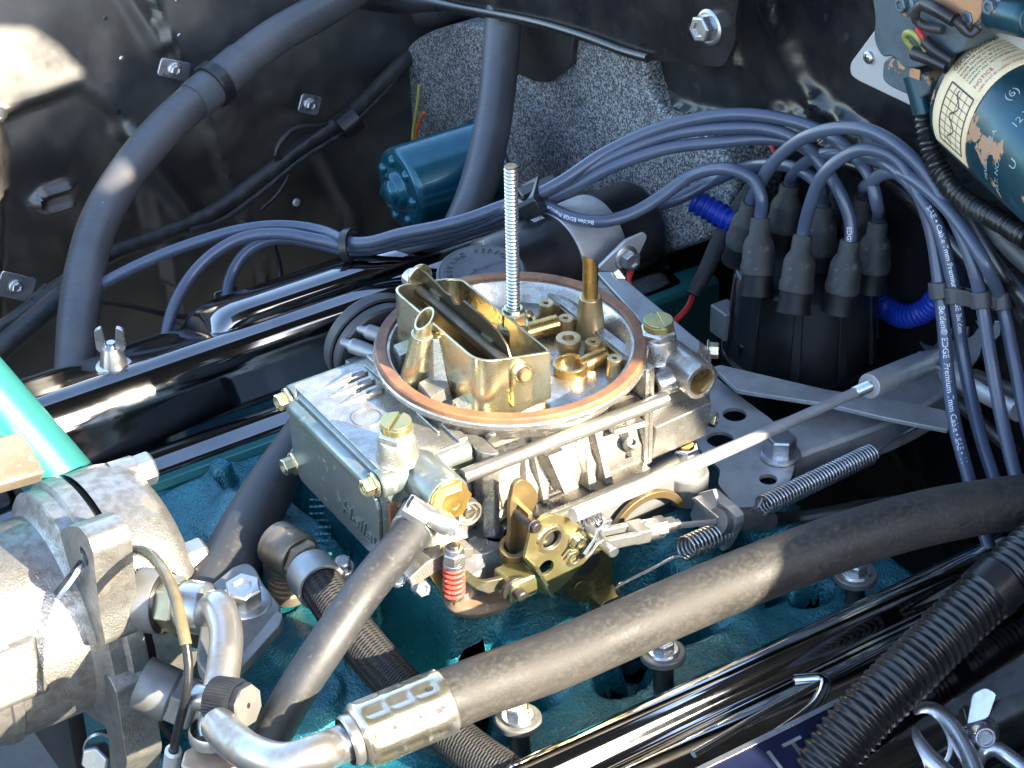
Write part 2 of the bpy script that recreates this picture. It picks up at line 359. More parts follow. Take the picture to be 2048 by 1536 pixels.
M_['bluesleeve'] = mk('bright blue split conduit', (.012, .045, .42), 0, .34, c2=(.012, .035, .33), ns=60, rough2=.42)
M_['red'] = mk('red plastic', (.42, .022, .018), 0, .4, c2=(.3, .015, .014), ns=60, rough2=.5)
M_['redspring'] = mk('red painted spring', (.62, .075, .05), .0, .35, c2=(.5, .05, .04), ns=200, rough2=.45, c3=(.7, .55, .48), ns3=500, ramp3=(.6, .7), rough3=.5)
M_['yellow'] = mk('yellow green insulation', (.30, .30, .075), 0, .4, c2=(.24, .25, .06), ns=50, rough2=.5)
M_['orange'] = mk('orange insulation', (.5, .10, .02), 0, .4, c2=(.4, .08, .02), ns=50, rough2=.5)
M_['plate'] = mk('satin aluminium plate', (.60, .60, .60), .55, .42, c2=(.55, .55, .555), ns=30, rough2=.5, c3=(.4, .4, .4), ns3=200, ramp3=(.7, .8), rough3=.6, bump=.05, bs=600, bd=.1)
M_['paper'] = mk('aged paper label', (.74, .60, .38), 0, .6, c2=(.66, .50, .30), ns=40, rough2=.7, c3=(.45, .33, .2), ns3=110, ramp3=(.66, .78), rough3=.8, bump=.25, bs=180, bd=.3)
M_['ink'] = mk('dark print', (.035, .03, .03), 0, .7, c2=(.06, .05, .045), ns=90)
M_['redink'] = mk('red print', (.36, .045, .03), 0, .7, c2=(.42, .09, .06), ns=90)
M_['whiteink'] = mk('white print', (.75, .77, .82), 0, .6, c2=(.6, .62, .68), ns=120)
M_['scratch'] = mk('scratched in marks', (.30, .36, .38), .3, .6, c2=(.2, .26, .28), ns=120)
M_['inkgap'] = mk('recess shade and gasket black', (.004, .004, .004), 0, .8, c2=(.008, .007, .006), ns=60)  # near black: paints in the shade of holes, slots and gaps; also colours gaskets
M_['tealtext'] = mk('turquoise raised lettering', (.03, .18, .20), .3, .3, c2=(.02, .14, .16), ns=200, rough2=.45)
M_['badge'] = mk('deep blue badge enamel', (.003, .005, .022), 0, .4, c2=(.004, .007, .030), ns=50, rough2=.5, spec=.3)
M_['asphalt'] = mk('asphalt', (.05, .05, .05), 0, .85, c2=(.035, .035, .035), ns=3, bump=.5, bs=60, bd=3)
M_['servicecap'] = mk('black knurled cap', (.012, .012, .012), 0, .45, c2=(.022, .02, .018), ns=60, rough2=.6)
M_['clearsleeve'] = mk('brown clear sleeve', (.16, .125, .06), 0, .25, c2=(.10, .08, .045), ns=60, rough2=.35)
M_['goldish'] = mk('yellow silver crimp plating', (.62, .57, .42), .95, .24, c2=(.6, .6, .58), ns=40, rough2=.3, c3=(.35, .25, .15), ns3=160, ramp3=(.64, .78), rough3=.5, bump=.1, bs=600, bd=.1)
M_['elbow'] = mk('dull bronze fitting', (.23, .19, .145), .75, .42, c2=(.17, .14, .11), ns=60, rough2=.55, c3=(.36, .22, .10), ns3=90, ramp3=(.62, .75), rough3=.6, bump=.2, bs=600, bd=.15)
M_['goldgrey'] = mk('gold grey fitting nut', (.45, .37, .22), .85, .33, c2=(.33, .30, .22), ns=60, rough2=.45)
M_['rustalu'] = mk('stained aluminium block', (.5, .42, .32), .7, .42, c2=(.42, .27, .16), ns=50, rough2=.6, bump=.3, bs=500, bd=.2)
M_['fenderblack'] = mk('dusty satin black panel', (.015, .0148, .015), .0, .33, c2=(.026, .0245, .0225), ns=16, rough2=.5, c3=(.070, .065, .056), ns3=30, ramp3=(.5, .85), rough3=.55, bump=.12, bs=160, bd=.25, spec=1.0)
M_['lug'] = mk('grey beige stained lug', (.27, .225, .165), .5, .5, c2=(.20, .155, .105), ns=60, rough2=.62, c3=(.4, .38, .34), ns3=250, ramp3=(.62, .7), rough3=.7, bump=.6, bs=500, bd=.3)
M_['captower'] = mk('matt black moulded tower', (.006, .006, .006), 0, .5, c2=(.010, .010, .010), ns=60, rough2=.6, spec=.3)
# speckled heater box
def speckle():
    m = bpy.data.materials.new('speckled grey fibre box'); m.use_nodes = True; t = m.node_tree; N = t.nodes; Lk = t.links; b = N['Principled BSDF']
    tc = N.new('ShaderNodeTexCoord')
    vo = N.new('ShaderNodeTexVoronoi'); vo.inputs['Scale'].default_value = 900; Lk.new(tc.outputs['Object'], vo.inputs['Vector'])
    r1 = N.new('ShaderNodeValToRGB'); sp = N.new('ShaderNodeSeparateColor'); Lk.new(vo.outputs['Color'], sp.inputs[0]); Lk.new(sp.outputs[0], r1.inputs[0])
    e = r1.color_ramp.elements; e[0].position = .1; e[0].color = (.04, .04, .04, 1); e[1].position = .95; e[1].color = (.42, .42, .415, 1)
    k = r1.color_ramp.elements.new(.55); k.color = (.17, .172, .175, 1)
    no = N.new('ShaderNodeTexNoise'); no.inputs['Scale'].default_value = 16; no.inputs['Detail'].default_value = 4; Lk.new(tc.outputs['Object'], no.inputs['Vector'])
    mx = N.new('ShaderNodeMix'); mx.data_type = 'RGBA'; mx.blend_type = 'MULTIPLY'; mx.inputs[0].default_value = .6
    r2 = N.new('ShaderNodeValToRGB'); e = r2.color_ramp.elements; e[0].position = .35; e[0].color = (.5, .5, .5, 1); e[1].position = .65; e[1].color = (1.1, 1.1, 1.1, 1)
    Lk.new(no.outputs[0], r2.inputs[0]); Lk.new(r1.outputs[0], mx.inputs[6]); Lk.new(r2.outputs[0], mx.inputs[7]); Lk.new(mx.outputs[2], b.inputs['Base Color'])
    b.inputs['Roughness'].default_value = .65
    bn = N.new('ShaderNodeBump'); bn.inputs['Strength'].default_value = .5; bn.inputs['Distance'].default_value = .4 * MM; Lk.new(sp.outputs[1], bn.inputs['Height']); Lk.new(bn.outputs[0], b.inputs['Normal'])
    return m
M_['speckle'] = speckle()
# ------------------------------------------------------------------ plates surveyed on a plane of the engine
def _ci(hs, pl, **k): return [circ(((U(x, y, **k).x if pl != 'f' else U(x, y, **k).y), (U(x, y, **k).y if pl == 'z' else U(x, y, **k).z)), r) for x, y, r in hs]
def plate_l(g, poly, l, t, holes=(), rr=0):
    p = [U(x, y, l=l) for x, y in poly]; g.at(frame((0, l, 0), (0, -1, 0), (1, 0, 0)))
    q = [(a.x, a.z) for a in p]; g.prism(rpoly(q, rr) if rr else q, -t, 0, _ci(holes, 'l', l=l)); return g.at(Matrix())
def plate_f(g, poly, f, t, holes=(), rr=0):
    p = [U(x, y, f=f) for x, y in poly]; g.at(frame((f, 0, 0), (1, 0, 0), (0, 1, 0)))
    q = [(a.y, a.z) for a in p]; g.prism(rpoly(q, rr) if rr else q, 0, t, _ci(holes, 'f', f=f)); return g.at(Matrix())
def plate_z(g, poly, z, t, holes=(), rr=0):
    p = [U(x, y, z=z) for x, y in poly]; g.at(Matrix.Translation((0, 0, z)))
    q = [(a.x, a.y) for a in p]; g.prism(rpoly(q, rr) if rr else q, 0, t, _ci(holes, 'z', z=z)); return g.at(Matrix())
def slant(g, ro, ri, z0, ztop, k, n=24):
    """open pipe whose mouth is cut at a slant: top height = ztop + k * x"""
    def loop(r, f): return [(r*math.cos(2*math.pi*i/n), r*math.sin(2*math.pi*i/n), f(r*math.cos(2*math.pi*i/n))) for i in range(n)]
    return g.rings([loop(ro, lambda x: z0), loop(ro, lambda x: ztop + k*x), loop(ri, lambda x: ztop + k*x), loop(ri, lambda x: z0 + 2)])
ax = lambda o, z, x=None: frame(o, z, x)
# ================================================================== CARBURETOR
carb = thing('carburetor', 'silver four barrel carburetor with gold choke tower and copper coloured seal ring', 'carburetor', (0, 0, -85))
cs = M_['cast']
# main body with air horn
g = G()
g.lathe([(50, -13), (54, -9.5), (57.5, -1.5), (59, .6), (60.2, .8), (60.4, -.3), (66.6, -.3), (67.2, -1.2), (67, -3.5), (64, -6.5), (58, -14)], 96)
mb = obj('main_body', g, cs, carb, ang=30)
g = G(); g.lathe([(60.2, -.3), (60.2, 1.9), (60.8, 2.5), (65.4, 2.5), (66.2, 1.7), (66.4, -.2)], 96)
obj('seal_ring', g, M_['copper'], carb, ang=30)
g = G(); bores = [circ((f, l), 16.5, 28) for f in (-22, 24) for l in (-21, 21)]
g.prism(circ((0, 0), 53, 72), -14, -12, bores)
for f in (-22, 24):
    for l in (-21, 21): g.at(Matrix.Translation((f, l, 0))).lathe([(17.5, -62), (15, -40), (16.5, -14)], 28)
g.at(Matrix()); obj('air_horn_floor', g, M_['floor'], carb, bevel=.5)
g = G(); g.box(-54, 46, -46, 46, -84, -63); obj('bore_shade_block', g, M_['inkgap'], carb)  # near black block, the darkness down the bores is put into its colour
# raised relief inside the ring, rear half
g = G(); g.prism(rpoly([(-50, -30), (-44, -36), (-43, 36), (-47, 42), (-51, 30)], 3), -12, -5)
for (x, y, r, zt) in ((1093, 605, 3.9, 0), (1132, 635, 3.9, 0), (1187, 682, 4.0, 0), (1230, 715, 3.8, 0)):
    p = U(x, y, z=zt); g.at(Matrix.Translation((p.x, p.y, 0))).lathe([(r + 1.3, -12), (r, -3), (r, zt), (1.3, zt), (1.2, zt - 3)], 20); g.at(Matrix())
    g.hexa([(p.x - 8, p.y - 2.4, -12), (p.x, p.y - 2.4, -12), (p.x, p.y + 2.4, -12), (p.x - 8, p.y + 2.4, -12)], [(p.x - 7, p.y - 2, -3), (p.x - 1, p.y - 2.2, -.4), (p.x - 1, p.y + 2.2, -.4), (p.x - 7, p.y + 2, -3)])
p = U(1137, 675, z=0); g.at(Matrix.Translation((p.x, p.y, 0))).lathe([(4, -12), (6.2, -4), (6.2, 0), (3, 0), (2.6, -3), (0, -3)], 24); g.at(Matrix())
p = U(1055, 625, z=-3); g.sphere((p.x, p.y, -5), 3.3, 14); g.at(Matrix.Translation((p.x, p.y, 0))).cyl(5.5, -12, -6, 18, ch=1).at(Matrix())
obj('emulsion_posts', g, M_['floor'], carb, bevel=.4)
g = G(); p = V((-19, 24, 0)); g.at(Matrix.Translation(p)).pipe(8.6, 7, -30, -4, 32)
g.at(ax((-25, 25, -7.5), (-1, .08, .12))).cyl(4.6, -1, 14, 20, ch=.5)
g.at(Matrix.Translation((-19, -22, 0))).pipe(8.6, 7, -30, -4, 32); g.at(ax((-21, -11, -4.5), (-1, .25, .1))).cyl(4.6, -6, 13, 20, ch=.5)
for k in range(7): g.at(ax((-28 - k * 1.4, 25.2, -3.2 + k * .17), (0, 0, 1))).box(-.35, .35, -1.6, 1.6, 0, .5)
for k in range(7): g.at(ax((-22 - k * 1.4, -10.7 + k * .35, -.1 + k * .14), (0, 0, 1))).box(-.35, .35, -1.6, 1.6, 0, .5)
g.at(Matrix()); obj('booster_venturi', g, M_['brass'], carb, bevel=.25)
# rear vent post
g = G(Matrix.Translation((-46.5, 1, 0))); g.lathe([(9, -12), (7.2, -4), (6.2, 6), (5.6, 12), (5, 12.6), (3, 12.6)], 24)
g.hexa([(-8, -2, -12), (0, -2, -12), (0, 2, -12), (-8, 2, -12)], [(-7, -1.5, -2), (-3, -2, 6), (-3, 2, 6), (-7, 1.5, -2)])
vp = obj('vent_post', g, M_['floor'], carb, bevel=.4)
g = G(Matrix.Translation((-46.5, 1, 0)) @ Matrix.Rotation(R(20), 4, 'Z')); slant(g, 3.9, 3.1, 10, 33.5, .9)
obj('vent_pipe', g, M_['brass'], vp)
# front floor between ring and tower
g = G(); pl = [(43, -40), (43, 40)] + [(54 * math.cos(a), 54 * math.sin(a)) for a in [R(36 - k * 6) for k in range(13)]]
g.prism([(40, -37), (40, 37)] + [(53.5 * math.cos(R(42 - k * 7)), 53.5 * math.sin(R(42 - k * 7))) for k in range(13)], -11.5, -4)
for poly, zt in (([(838, 765), (884, 740), (898, 772), (862, 795)], 3.2), ([(905, 800), (925, 790), (946, 806), (925, 818)], 1.2), ([(787, 690), (812, 680), (825, 700), (800, 712)], 3)):
    q = [U(x, y, z=zt) for x, y in poly]; c = sum(q, V((0, 0, 0))) / 4
    g.hexa([(c.x + (a.x - c.x) * 1.25, c.y + (a.y - c.y) * 1.25, -6) for a in q], [(a.x, a.y, zt) for a in q])
obj('front_ledge', g, cs, carb, bevel=.6)
# ---- choke tower
def tower_loop(off, zf):
    pts = [(43.5 - off, -41 + off), (43.5 - off, 41 - off), (3 + off, 41.5 - off), (3 + off, -38 + off), (9 + off, -41 + off)]
    return [(x, y, zf(x)) for x, y in rpoly(pts, [11 - off, 11 - off, 2.5, 3, 4], 6)]
rim = lambda x: 20 + 8.5 * (x - 3) / 40
g = G(); g.rings([tower_loop(0, lambda x: -6), tower_loop(0, rim), tower_loop(1.5, rim), tower_loop(1.8, lambda x: -11)], cap=False)
obj('choke_tower', g, M_['gold'], carb, bevel=.5, ang=50)
fs = 25.0
out = [(842, 600), (828, 545), (836, 532), (857, 546), (893, 583), (905, 590), (912, 606), (922, 608), (930, 600), (960, 624), (1000, 662), (1017, 690), (1026, 722), (1022, 745), (990, 760), (900, 690)]
g = plate_f(G(), out, fs - 1.2, 1.2)
cp = obj('choke_plate', g, M_['choke'], carb, bevel=.3)
a = U(831, 573, f=fs + 2); b = U(1034, 745, f=fs + 2); d = (b - a).normalized()
a = a + d * ((-41 - a.y) / d.y); b = a + d * (82 / d.y)
g = G().tube([a, b], 3.3, 20); obj('choke_shaft', g, M_['choke'], carb, ang=60)
sc_ = []
for x, y in ((872, 588), (975, 677)):
    p = U(x, y, f=fs); g = G(ax(p, (1, 0, 0), (0, 1, .0))).box(-4.5, 4.5, -.9, .9, 0, .8); obj('choke_plate_slot', g, M_['gold'], cp)
# gold stud seat and tab on the tower
p = V((-1.5, 1, 0)); g = G(Matrix.Translation(p)); g.lathe([(8.5, -11), (8.2, 11), (6, 13.5)], 28, R(-75), R(75)); g.lathe([(7.5, 10), (7.5, 13.2), (0, 13.2)], 24)
obj('stud_seat', g, M_['gold'], carb, bevel=.4)
# lever strap on the tower flank with brown pin
l0 = 41.3; g = G(); p = U(1040, 742, l=l0)
g.at(frame((0, l0, 0), (0, -1, 0), (1, 0, 0))); q = [(p.x + 5.4 * math.cos(a), p.z + 5.4 * math.sin(a)) for a in [R(k * 15) for k in range(13)]]
g.prism(q + [(p.x - 5.4, p.z - 17), (p.x + 5.4, p.z - 17)], -2.4, 0)
g.at(ax((p.x, l0 + 2.4, p.z), (0, 1, 0))).lathe([(5, 0), (4.6, .7), (3.3, .7), (3.3, 0)], 24)
st = obj('choke_lever_strap', g, M_['gold'], carb, bevel=.4)
g = G(ax((p.x, l0 + 2.4, p.z), (0, 1, 0))).cyl(3.1, 0, 3.4, 20, ch=.5); obj('choke_pin', g, M_['copper'], st)
# passenger side choke hardware above the rim
g = G(); p = V((25, -41, 27)); g.at(ax(p, (0, -1, 0))).cyl(6.5, 0, 2, 24, ch=.4); g.at(Matrix()); g.box(19, 31, -43.5, -41.6, 12, 27)
obj('choke_end_lever', g, M_['gold'], carb, bevel=.5)
g = G(ax(V((27, -43, 24)), (0, -1, 0))).cyl(5, 0, 6, 20, ch=.6); obj('choke_screw', g, M_['steel'], carb)
# ---- front vent tube with its gusset
tb = U(838, 758, z=-4); tt = U(868, 630, z=34); tt.x = 48.6; tb.x = 50.5; d = (tt - tb)
g = G(ax(tb, d, (1, 0, 0))); L = d.length
g.lathe([(8.5, 0), (6.8, L * .25), (5.4, L * .72), (5.2, L * .76), (3.4, L * .78)], 24); vt = obj('vent_boss', g, M_['gold'], carb, bevel=.3)
g = G(ax(tb, d, (1, 0, 0))); slant(g, 4.3, 3.5, L * .7, L, -1.15); obj('vent_tube', g, M_['gold'], vt)
g = G(); g.hexa([(44, tb.y - 2, -5), (51, tb.y - 2, -5), (50, tb.y + 16, -5), (44, tb.y + 22, -5)], [(43, tt.y - 2, 24), (49, tt.y - 2, 24), (46, tt.y + 3, 23), (43, tt.y + 4, 23)])
obj('vent_gusset', g, cs, carb, bevel=.6)
# ---- fuel bowls
def bowl_loop(f, gl, gz, z0=-12.5, z1=-63, l0=-46, l1=43, r=4):
    return [(f, y, z) for y, z in rpoly([(l0 + gl, z1 + gz), (l1 - gl, z1 + gz), (l1 - gl, z0 - gz), (l0 + gl, z0 - gz)], r, 3)]
g = G(); g.rings([bowl_loop(50, 0, 0), bowl_loop(96, 0, 0, -12.5), bowl_loop(98.5, 1.5, 1.5)])
fb = obj('front_fuel_bowl', g, M_['castgreen'], carb, bevel=.8)
# face: raised rim, pipe-like ridge and bolt ears
g = G(); fz = 98.5
g.at(frame((fz, 0, 0), (1, 0, 0), (0, 1, 0)))
g.prism(rpoly([(-45, -30), (-44, -56), (-38, -63), (34, -63.5), (41, -58), (42, -30), (36, -24), (-40, -24)], 3), 0, 2.2); g.at(Matrix())
g.tube([V((fz + 1, -41, -20)), V((fz + 1, 38, -20))], 4.4, 18)
for y in (-44, 39.5):
    for z in (-18.5, -56): g.at(ax((50, y, z), (1, 0, 0))).cyl(7.2, 0, 49.5, 24, ch=1)
g.at(Matrix()); obj('bowl_face', g, M_['castgreen'], carb, bevel=.7)
for y, z in ((-44.5, -18.3), (39.5, -18.0), (-44.5, -57)):
    bolt((100.2, y, z), (1, 0, 0), M_['gold'], carb, af=7.6, h=6.5, wr=6, wh=1.4, name='bowl_bolt', spin=.3)
bolt((98.6, 38, -58.5), (1, 0, 0), M_['steel'], carb, af=7, h=3, wr=5.5, name='bowl_bolt', label='dull bottom bowl bolt half hidden by the hose')
g = G(frame((100.7, 6, -54), (1, -.0, 0), (0, .97, -.05))); v_, f_ = text('Holley', 13.0, 2.0, shear=.25); g.add(v_, f_); obj('raised_lettering', g, M_['castgreen'], fb, bevel=.15)
# top of the front bowl: skin plate, spikes, round mark
g = G(); g.prism(rpoly([(52, -45), (97, -45), (97, 42), (52, 42)], 2), -12.6, -11.2); obj('bowl_top', g, cs, carb, bevel=.6)
bt = -11.2
for k, (x, y) in enumerate(((690, 762), (704, 778), (722, 795))):
    g = G(); c = U(x, y, z=bt); n = V((1, .02, 0))
    g.at(ax((c.x - 7, c.y, bt + .2), (1, 0, 0), (0, 1, 0))); g.lathe([(3.0, -3), (2.9, 4), (.2, 19)], 16, sc=(1, 1)); g.at(Matrix()); g.box(c.x - 12, c.x - 5, c.y - 2.2, c.y + 2.2, bt - .5, bt + 2.6)
    obj('cast_spike', g, cs, carb, bevel=.3)
c = U(735, 835, z=bt); g = G(Matrix.Translation((c.x, c.y, bt))).lathe([(7.6, 0), (7.6, .7), (6.8, .7), (6.8, 0)], 36); obj('cast_ring_mark', g, cs, carb)
g = G(); g.box(51, 56, -45, 42, bt, bt + 2.0); g.box(59, 60.2, -40, 30, bt, bt + 1.2); obj('bowl_top_rail', g, cs, carb, bevel=.5)
# needle seat boss and slotted cap (front), mirrored at the rear bowl
def seat(o, sp):
    g = G(Matrix.Translation(o)); g.lathe([(11, 0), (9.4, 4), (9, 11), (8.2, 12.2), (0, 12.2)], 28); s1 = obj('needle_boss', g, cs, carb, bevel=.4)
    g = G(Matrix.Translation(V(o) + V((0, 0, 12)))); g.hexn(16, 0, 4.2, ch=1.2); obj('seat_nut', g, M_['steel'], s1, bevel=.3)
    g = G(Matrix.Translation(V(o) + V((0, 0, 16))) @ Matrix.Rotation(sp, 4, 'Z')); g.prism(circ((0, 0), 7.4, 32), 0, 3.6)
    for s in (-1, 1): g.prism([(7.2 * math.cos(a), s * 7.2 * math.sin(a)) for a in [R(8 + k * 8.2) for k in range(21)]], 3.6, 5)
    s2 = obj('seat_screw', g, M_['goldgreen'], s1, bevel=.3)
p = U(792, 846, z=8); seat((p.x, p.y, -11.5), R(40)); p2 = U(1317, 640, z=9); seat((p2.x, p2.y, -11.5), R(70))
# fuel inlets
fi = U(850, 958, z=-20); ic = U(899, 1000, l=66)
o = V((ic.x, 28, ic.z)); g = G(ax(o, (0, 1, 0))); g.lathe([(9, 0), (10, 8), (11.2, 12), (11.2, 36), (10.6, 37), (0, 37)], 36)
g.at(Matrix()); g.hexa([(60, 20, -40), (92, 20, -40), (90, 44, -40), (62, 44, -40)], [(62, 20, -14), (90, 20, -14), (88, 46, -16), (64, 46, -16)]); g.at(ax((ic.x - 2, 34, ic.z), (-1, .0, .25))).cyl(6.4, 0, 14, 24)
obj('fuel_inlet', g, M_['castgreen'], carb, bevel=.6)
g = G(ax((ic.x, 65, ic.z), (0, 1, 0))); g.cyl(10.2, 0, 1.2, 32, ch=.3); g.hexn(18.8, 1.2, 5.6, ch=2.6); g.lathe([(6.8, 5.5), (2.4, 5.9), (1.8, 5.5), (0, 5.4)], 24); obj('inlet_plug', g, M_['brasshex'], carb, bevel=.5)
ri = U(1405, 764, l=62); g = G(ax((ri.x, 20, ri.z), (0, 1, 0))); g.lathe([(8.8, 0), (9.2, 10), (9.6, 41.5), (9, 42), (7.2, 42), (7, 39.5), (0, 39.5)], 36)
g.at(ax((ri.x + 1, 47, ri.z - 3), (1, 0, -.05))).lathe([(7.2, 0), (6.6, 16), (5.8, 17), (3.6, 17)], 28); g.at(Matrix())
rin = obj('rear_fuel_inlet', g, cs, carb, bevel=.5)
g = G(ax((ri.x, 58, ri.z), (0, 1, 0))).cyl(6.9, 1.0, 2.2, 28); obj('inlet_screen', g, M_['brass'], rin)
ta = U(926, 953, l=60); tbk = U(1332, 797, l=60); g = G().tube([ta, tbk], 3.6, 20); obj('fuel_tube', g, M_['alutube'], carb, ang=60)
# metering block + gaskets + seams
g = G(); g.prism(rpoly([(42.8, -46), (50, -46), (50, 52), (46, 56), (42.8, 56)], 1), -63, -13); obj('metering_block', g, cs, carb, bevel=.5)
for f in (42.2, 50.0): g = G(); g.box(f, f + .6, -45.5, 52 if f < 50 else 44, -62.6, -13.4); obj('block_gasket', g, M_['inkgap'], carb)
p = U(940, 1027, l=56.2); g = G(ax((47.8, 54.3, p.z), (0, 1, 0))); g.at(ax((p.x, 55.5, p.z), (0, 1, 0))).lathe([(6.5, -4), (6.5, 1.4), (5.2, 1.4), (5, -.6), (0, -.6)], 28); sg = obj('idle_screw_boss', g, cs, carb, bevel=.3)
g = G(ax((p.x, 55, p.z), (0, 1, 0))); g.cyl(3.1, -.5, 1.6, 20, ch=.4).box(-3.1, 3.1, -.5, .5, 1.6, 1.9); obj('idle_screw', g, M_['steeldark'], sg)
# lower flank of front bowl
g = G(); g.hexa([(58, 40, -63), (97, 36, -63), (97, 44, -60), (58, 52, -60)], [(58, 40, -26), (97, 40, -26), (95, 45, -30), (58, 52, -30)]); obj('bowl_flank', g, cs, carb, bevel=1)
g = G(); g.box(92, 96.4, 42.5, 46, -60, -28); obj('bowl_gasket_edge', g, M_['copper'], carb, bevel=.3)
# rear bowl
g = G(); g.rings([bowl_loop(-48, 0, 0), bowl_loop(-88, 0, 0), bowl_loop(-92, 1.5, 1.5)]); obj('rear_fuel_bowl', g, cs, carb, bevel=.8)
g = G(); plate_z(g, [(1192, 548), (1232, 548), (1402, 690), (1396, 712), (1330, 736), (1284, 700), (1276, 640)], -12.4, 1.6, rr=3); obj('rear_bowl_top', g, M_['castdull'], carb, bevel=.6)
g = G(); g.prism(rpoly([(-50, -47), (-44.5, -47), (-44.5, 51), (-50, 51)], .8), -60, -3.5); g.box(-47.4, -47, -47.4, 51.4, -60.3, -3.2); obj('rear_plate', g, cs, carb, bevel=.4)
bolt(U(1414, 700, f=-92.5), (-.75, .65, 0), M_['gold'], carb, af=7.2, h=6, wr=5.4, name='bowl_bolt'); bolt(U(1412, 836, f=-92), (-.6, .8, 0), M_['gold'], carb, af=7.2, h=6, wr=5.4, name='bowl_bolt')
bolt(U(1232, 561, f=-90), (-.8, .2, .5), M_['gold'], carb, af=7, h=5, wr=5, name='bowl_bolt')
g = G(); g.hexa([(-88, 40, -62), (-50, 40, -62), (-50, 50, -60), (-86, 48, -60)], [(-88, 40, -36), (-50, 40, -36), (-50, 53, -38), (-86, 51, -38)]); obj('rear_bowl_flank', g, cs, carb, bevel=1.2)
# central flank with its ribs and webs
g = G(); g.rings([[(x, y, z) for x, y in rpoly([(-44.5, -44), (42, -44), (42, 44 + k), (-44.5, 44 + k)], 2)] for z, k in ((-62, 6), (-48, 6), (-40, 0), (-20, -4), (-9, 4))])
obj('body_flank', g, cs, carb, bevel=.8)
g = G()
def rib(x0, w, zt, zb, yt, yb, tw=.5, dx=0):
    g.hexa([(x0 - w, 40, zb), (x0 + w, 40, zb), (x0 + w * .5, yb, zb), (x0 - w * .5, yb, zb)], [(x0 + dx - w * tw, 40, zt), (x0 + dx + w * tw, 40, zt), (x0 + dx + w * tw * .6, yt, zt), (x0 + dx - w * tw * .6, yt, zt)])
for x0, w, zt, zb, yt, yb, tw, dx in ((36, 5, -24, -54, 45, 52, .2, 3), (25, 4.5, -27, -56, 43, 57, .15, -5), (15, 3.4, -25, -56, 44, 54, .2, 2), (4, 8.5, -32, -50, 50, 59, .85, 3), (-10, 5, -19, -56, 44, 57, .15, -3), (-20, 4.2, -22, -57, 45, 57, .2, 3), (-38, 6, -30, -50, 48, 54, .7, 0)): rib(x0, w, zt, zb, yt, yb, tw, dx)
for z0 in (-22, -33): g.hexa([(-44, 42, z0 - 2), (-27, 42, z0 - 2), (-27, 51, z0 - 2), (-44, 53, z0 - 2)], [(-44, 42, z0 + 1), (-27, 42, z0 + 1), (-27, 50, z0 + .6), (-44, 52, z0 + .6)])
g.hexa([(22, 40, -50), (42, 40, -56), (42, 54, -56), (24, 54, -50)], [(22, 40, -46), (42, 40, -52), (42, 52, -52), (24, 52, -46)])
g.hexa([(-44, 40, -62), (42, 40, -62), (42, 56, -62), (-44, 56, -62)], [(-44, 40, -56), (42, 40, -56), (42, 58, -57.5), (-44, 58, -57.5)])
g.at(ax((-36, 52, -42), (0, .6, .8))).pipe(3.4, 1.6, -4, 1.6, 18); g.at(Matrix())
obj('flank_ribs', g, cs, carb, bevel=.7)
# throttle body
g = G(); g.prism(rpoly([(-66, -56), (-56, -62), (60, -62), (70, -54), (70, 54), (58, 63), (-54, 63), (-66, 55)], 6), -79, -63)
g.at(Matrix.Translation((-66, 58, 0))).cyl(11, -84, -67, 28, ch=1); g.at(Matrix.Translation((66, 58, 0))).cyl(11, -84, -67, 28, ch=1); g.at(Matrix())
obj('throttle_body', g, M_['castdull'], carb, bevel=1)
g = G(); g.prism(rpoly([(-70, -60), (70, -60), (74, 60), (-74, 60)], 8), -88, -79.2); obj('base_gasket', g, M_['steeldark'], carb, bevel=.4)
# passenger side: choke thermostat housing, vacuum nipples
cth = U(752, 690, l=-66); g = G(ax((cth.x, -60, cth.z), (0, -1, .12))); g.cyl(25, 0, 7, 40, ch=1.2); g.lathe([(25, 7), (26.4, 7.4), (26.4, 13), (24, 15), (0, 16)], 40); obj('choke_thermostat', g, M_['plasticgrey'], carb, bevel=.4)
g = G()
for x, y, ln, r in ((762, 672, 13, 4.0), (730, 700, 13, 4.0)): g.at(ax(U(x, y, l=-50), (.6, -.75, .2))).lathe([(r * .9, -8), (r, 2), (r, ln - 6), (r * .6, ln - 4), (r * .55, ln), (0, ln)], 20)
g.at(Matrix()); g.hexa([(18, -58, -44), (64, -58, -44), (64, -44, -44), (18, -44, -44)], [(20, -56, -13), (62, -56, -16), (62, -44, -14), (20, -44, -11)]); obj('vacuum_nipple', g, M_['castdull'], carb, bevel=.5)
g = G(ax(U(706, 728, z=-26), (.5, -.86, .1))).lathe([(5, -8), (5, 12), (3.5, 14), (0, 14)], 18); obj('vacuum_cap', g, M_['boot'], carb)
g = G().tube(spline([U(790, 606, z=-8), U(765, 622, z=-10), U(752, 640, z=-14)]), 1.7, 8); obj('choke_lead', g, M_['plastic'], carb)
g = G(ax(U(752, 636, z=-12), U(768, 620, z=-10) - U(752, 636, z=-12))).lathe([(2.6, -4), (2.6, 3), (1.8, 5)], 12); obj('lead_terminal', g, M_['steel'], carb)
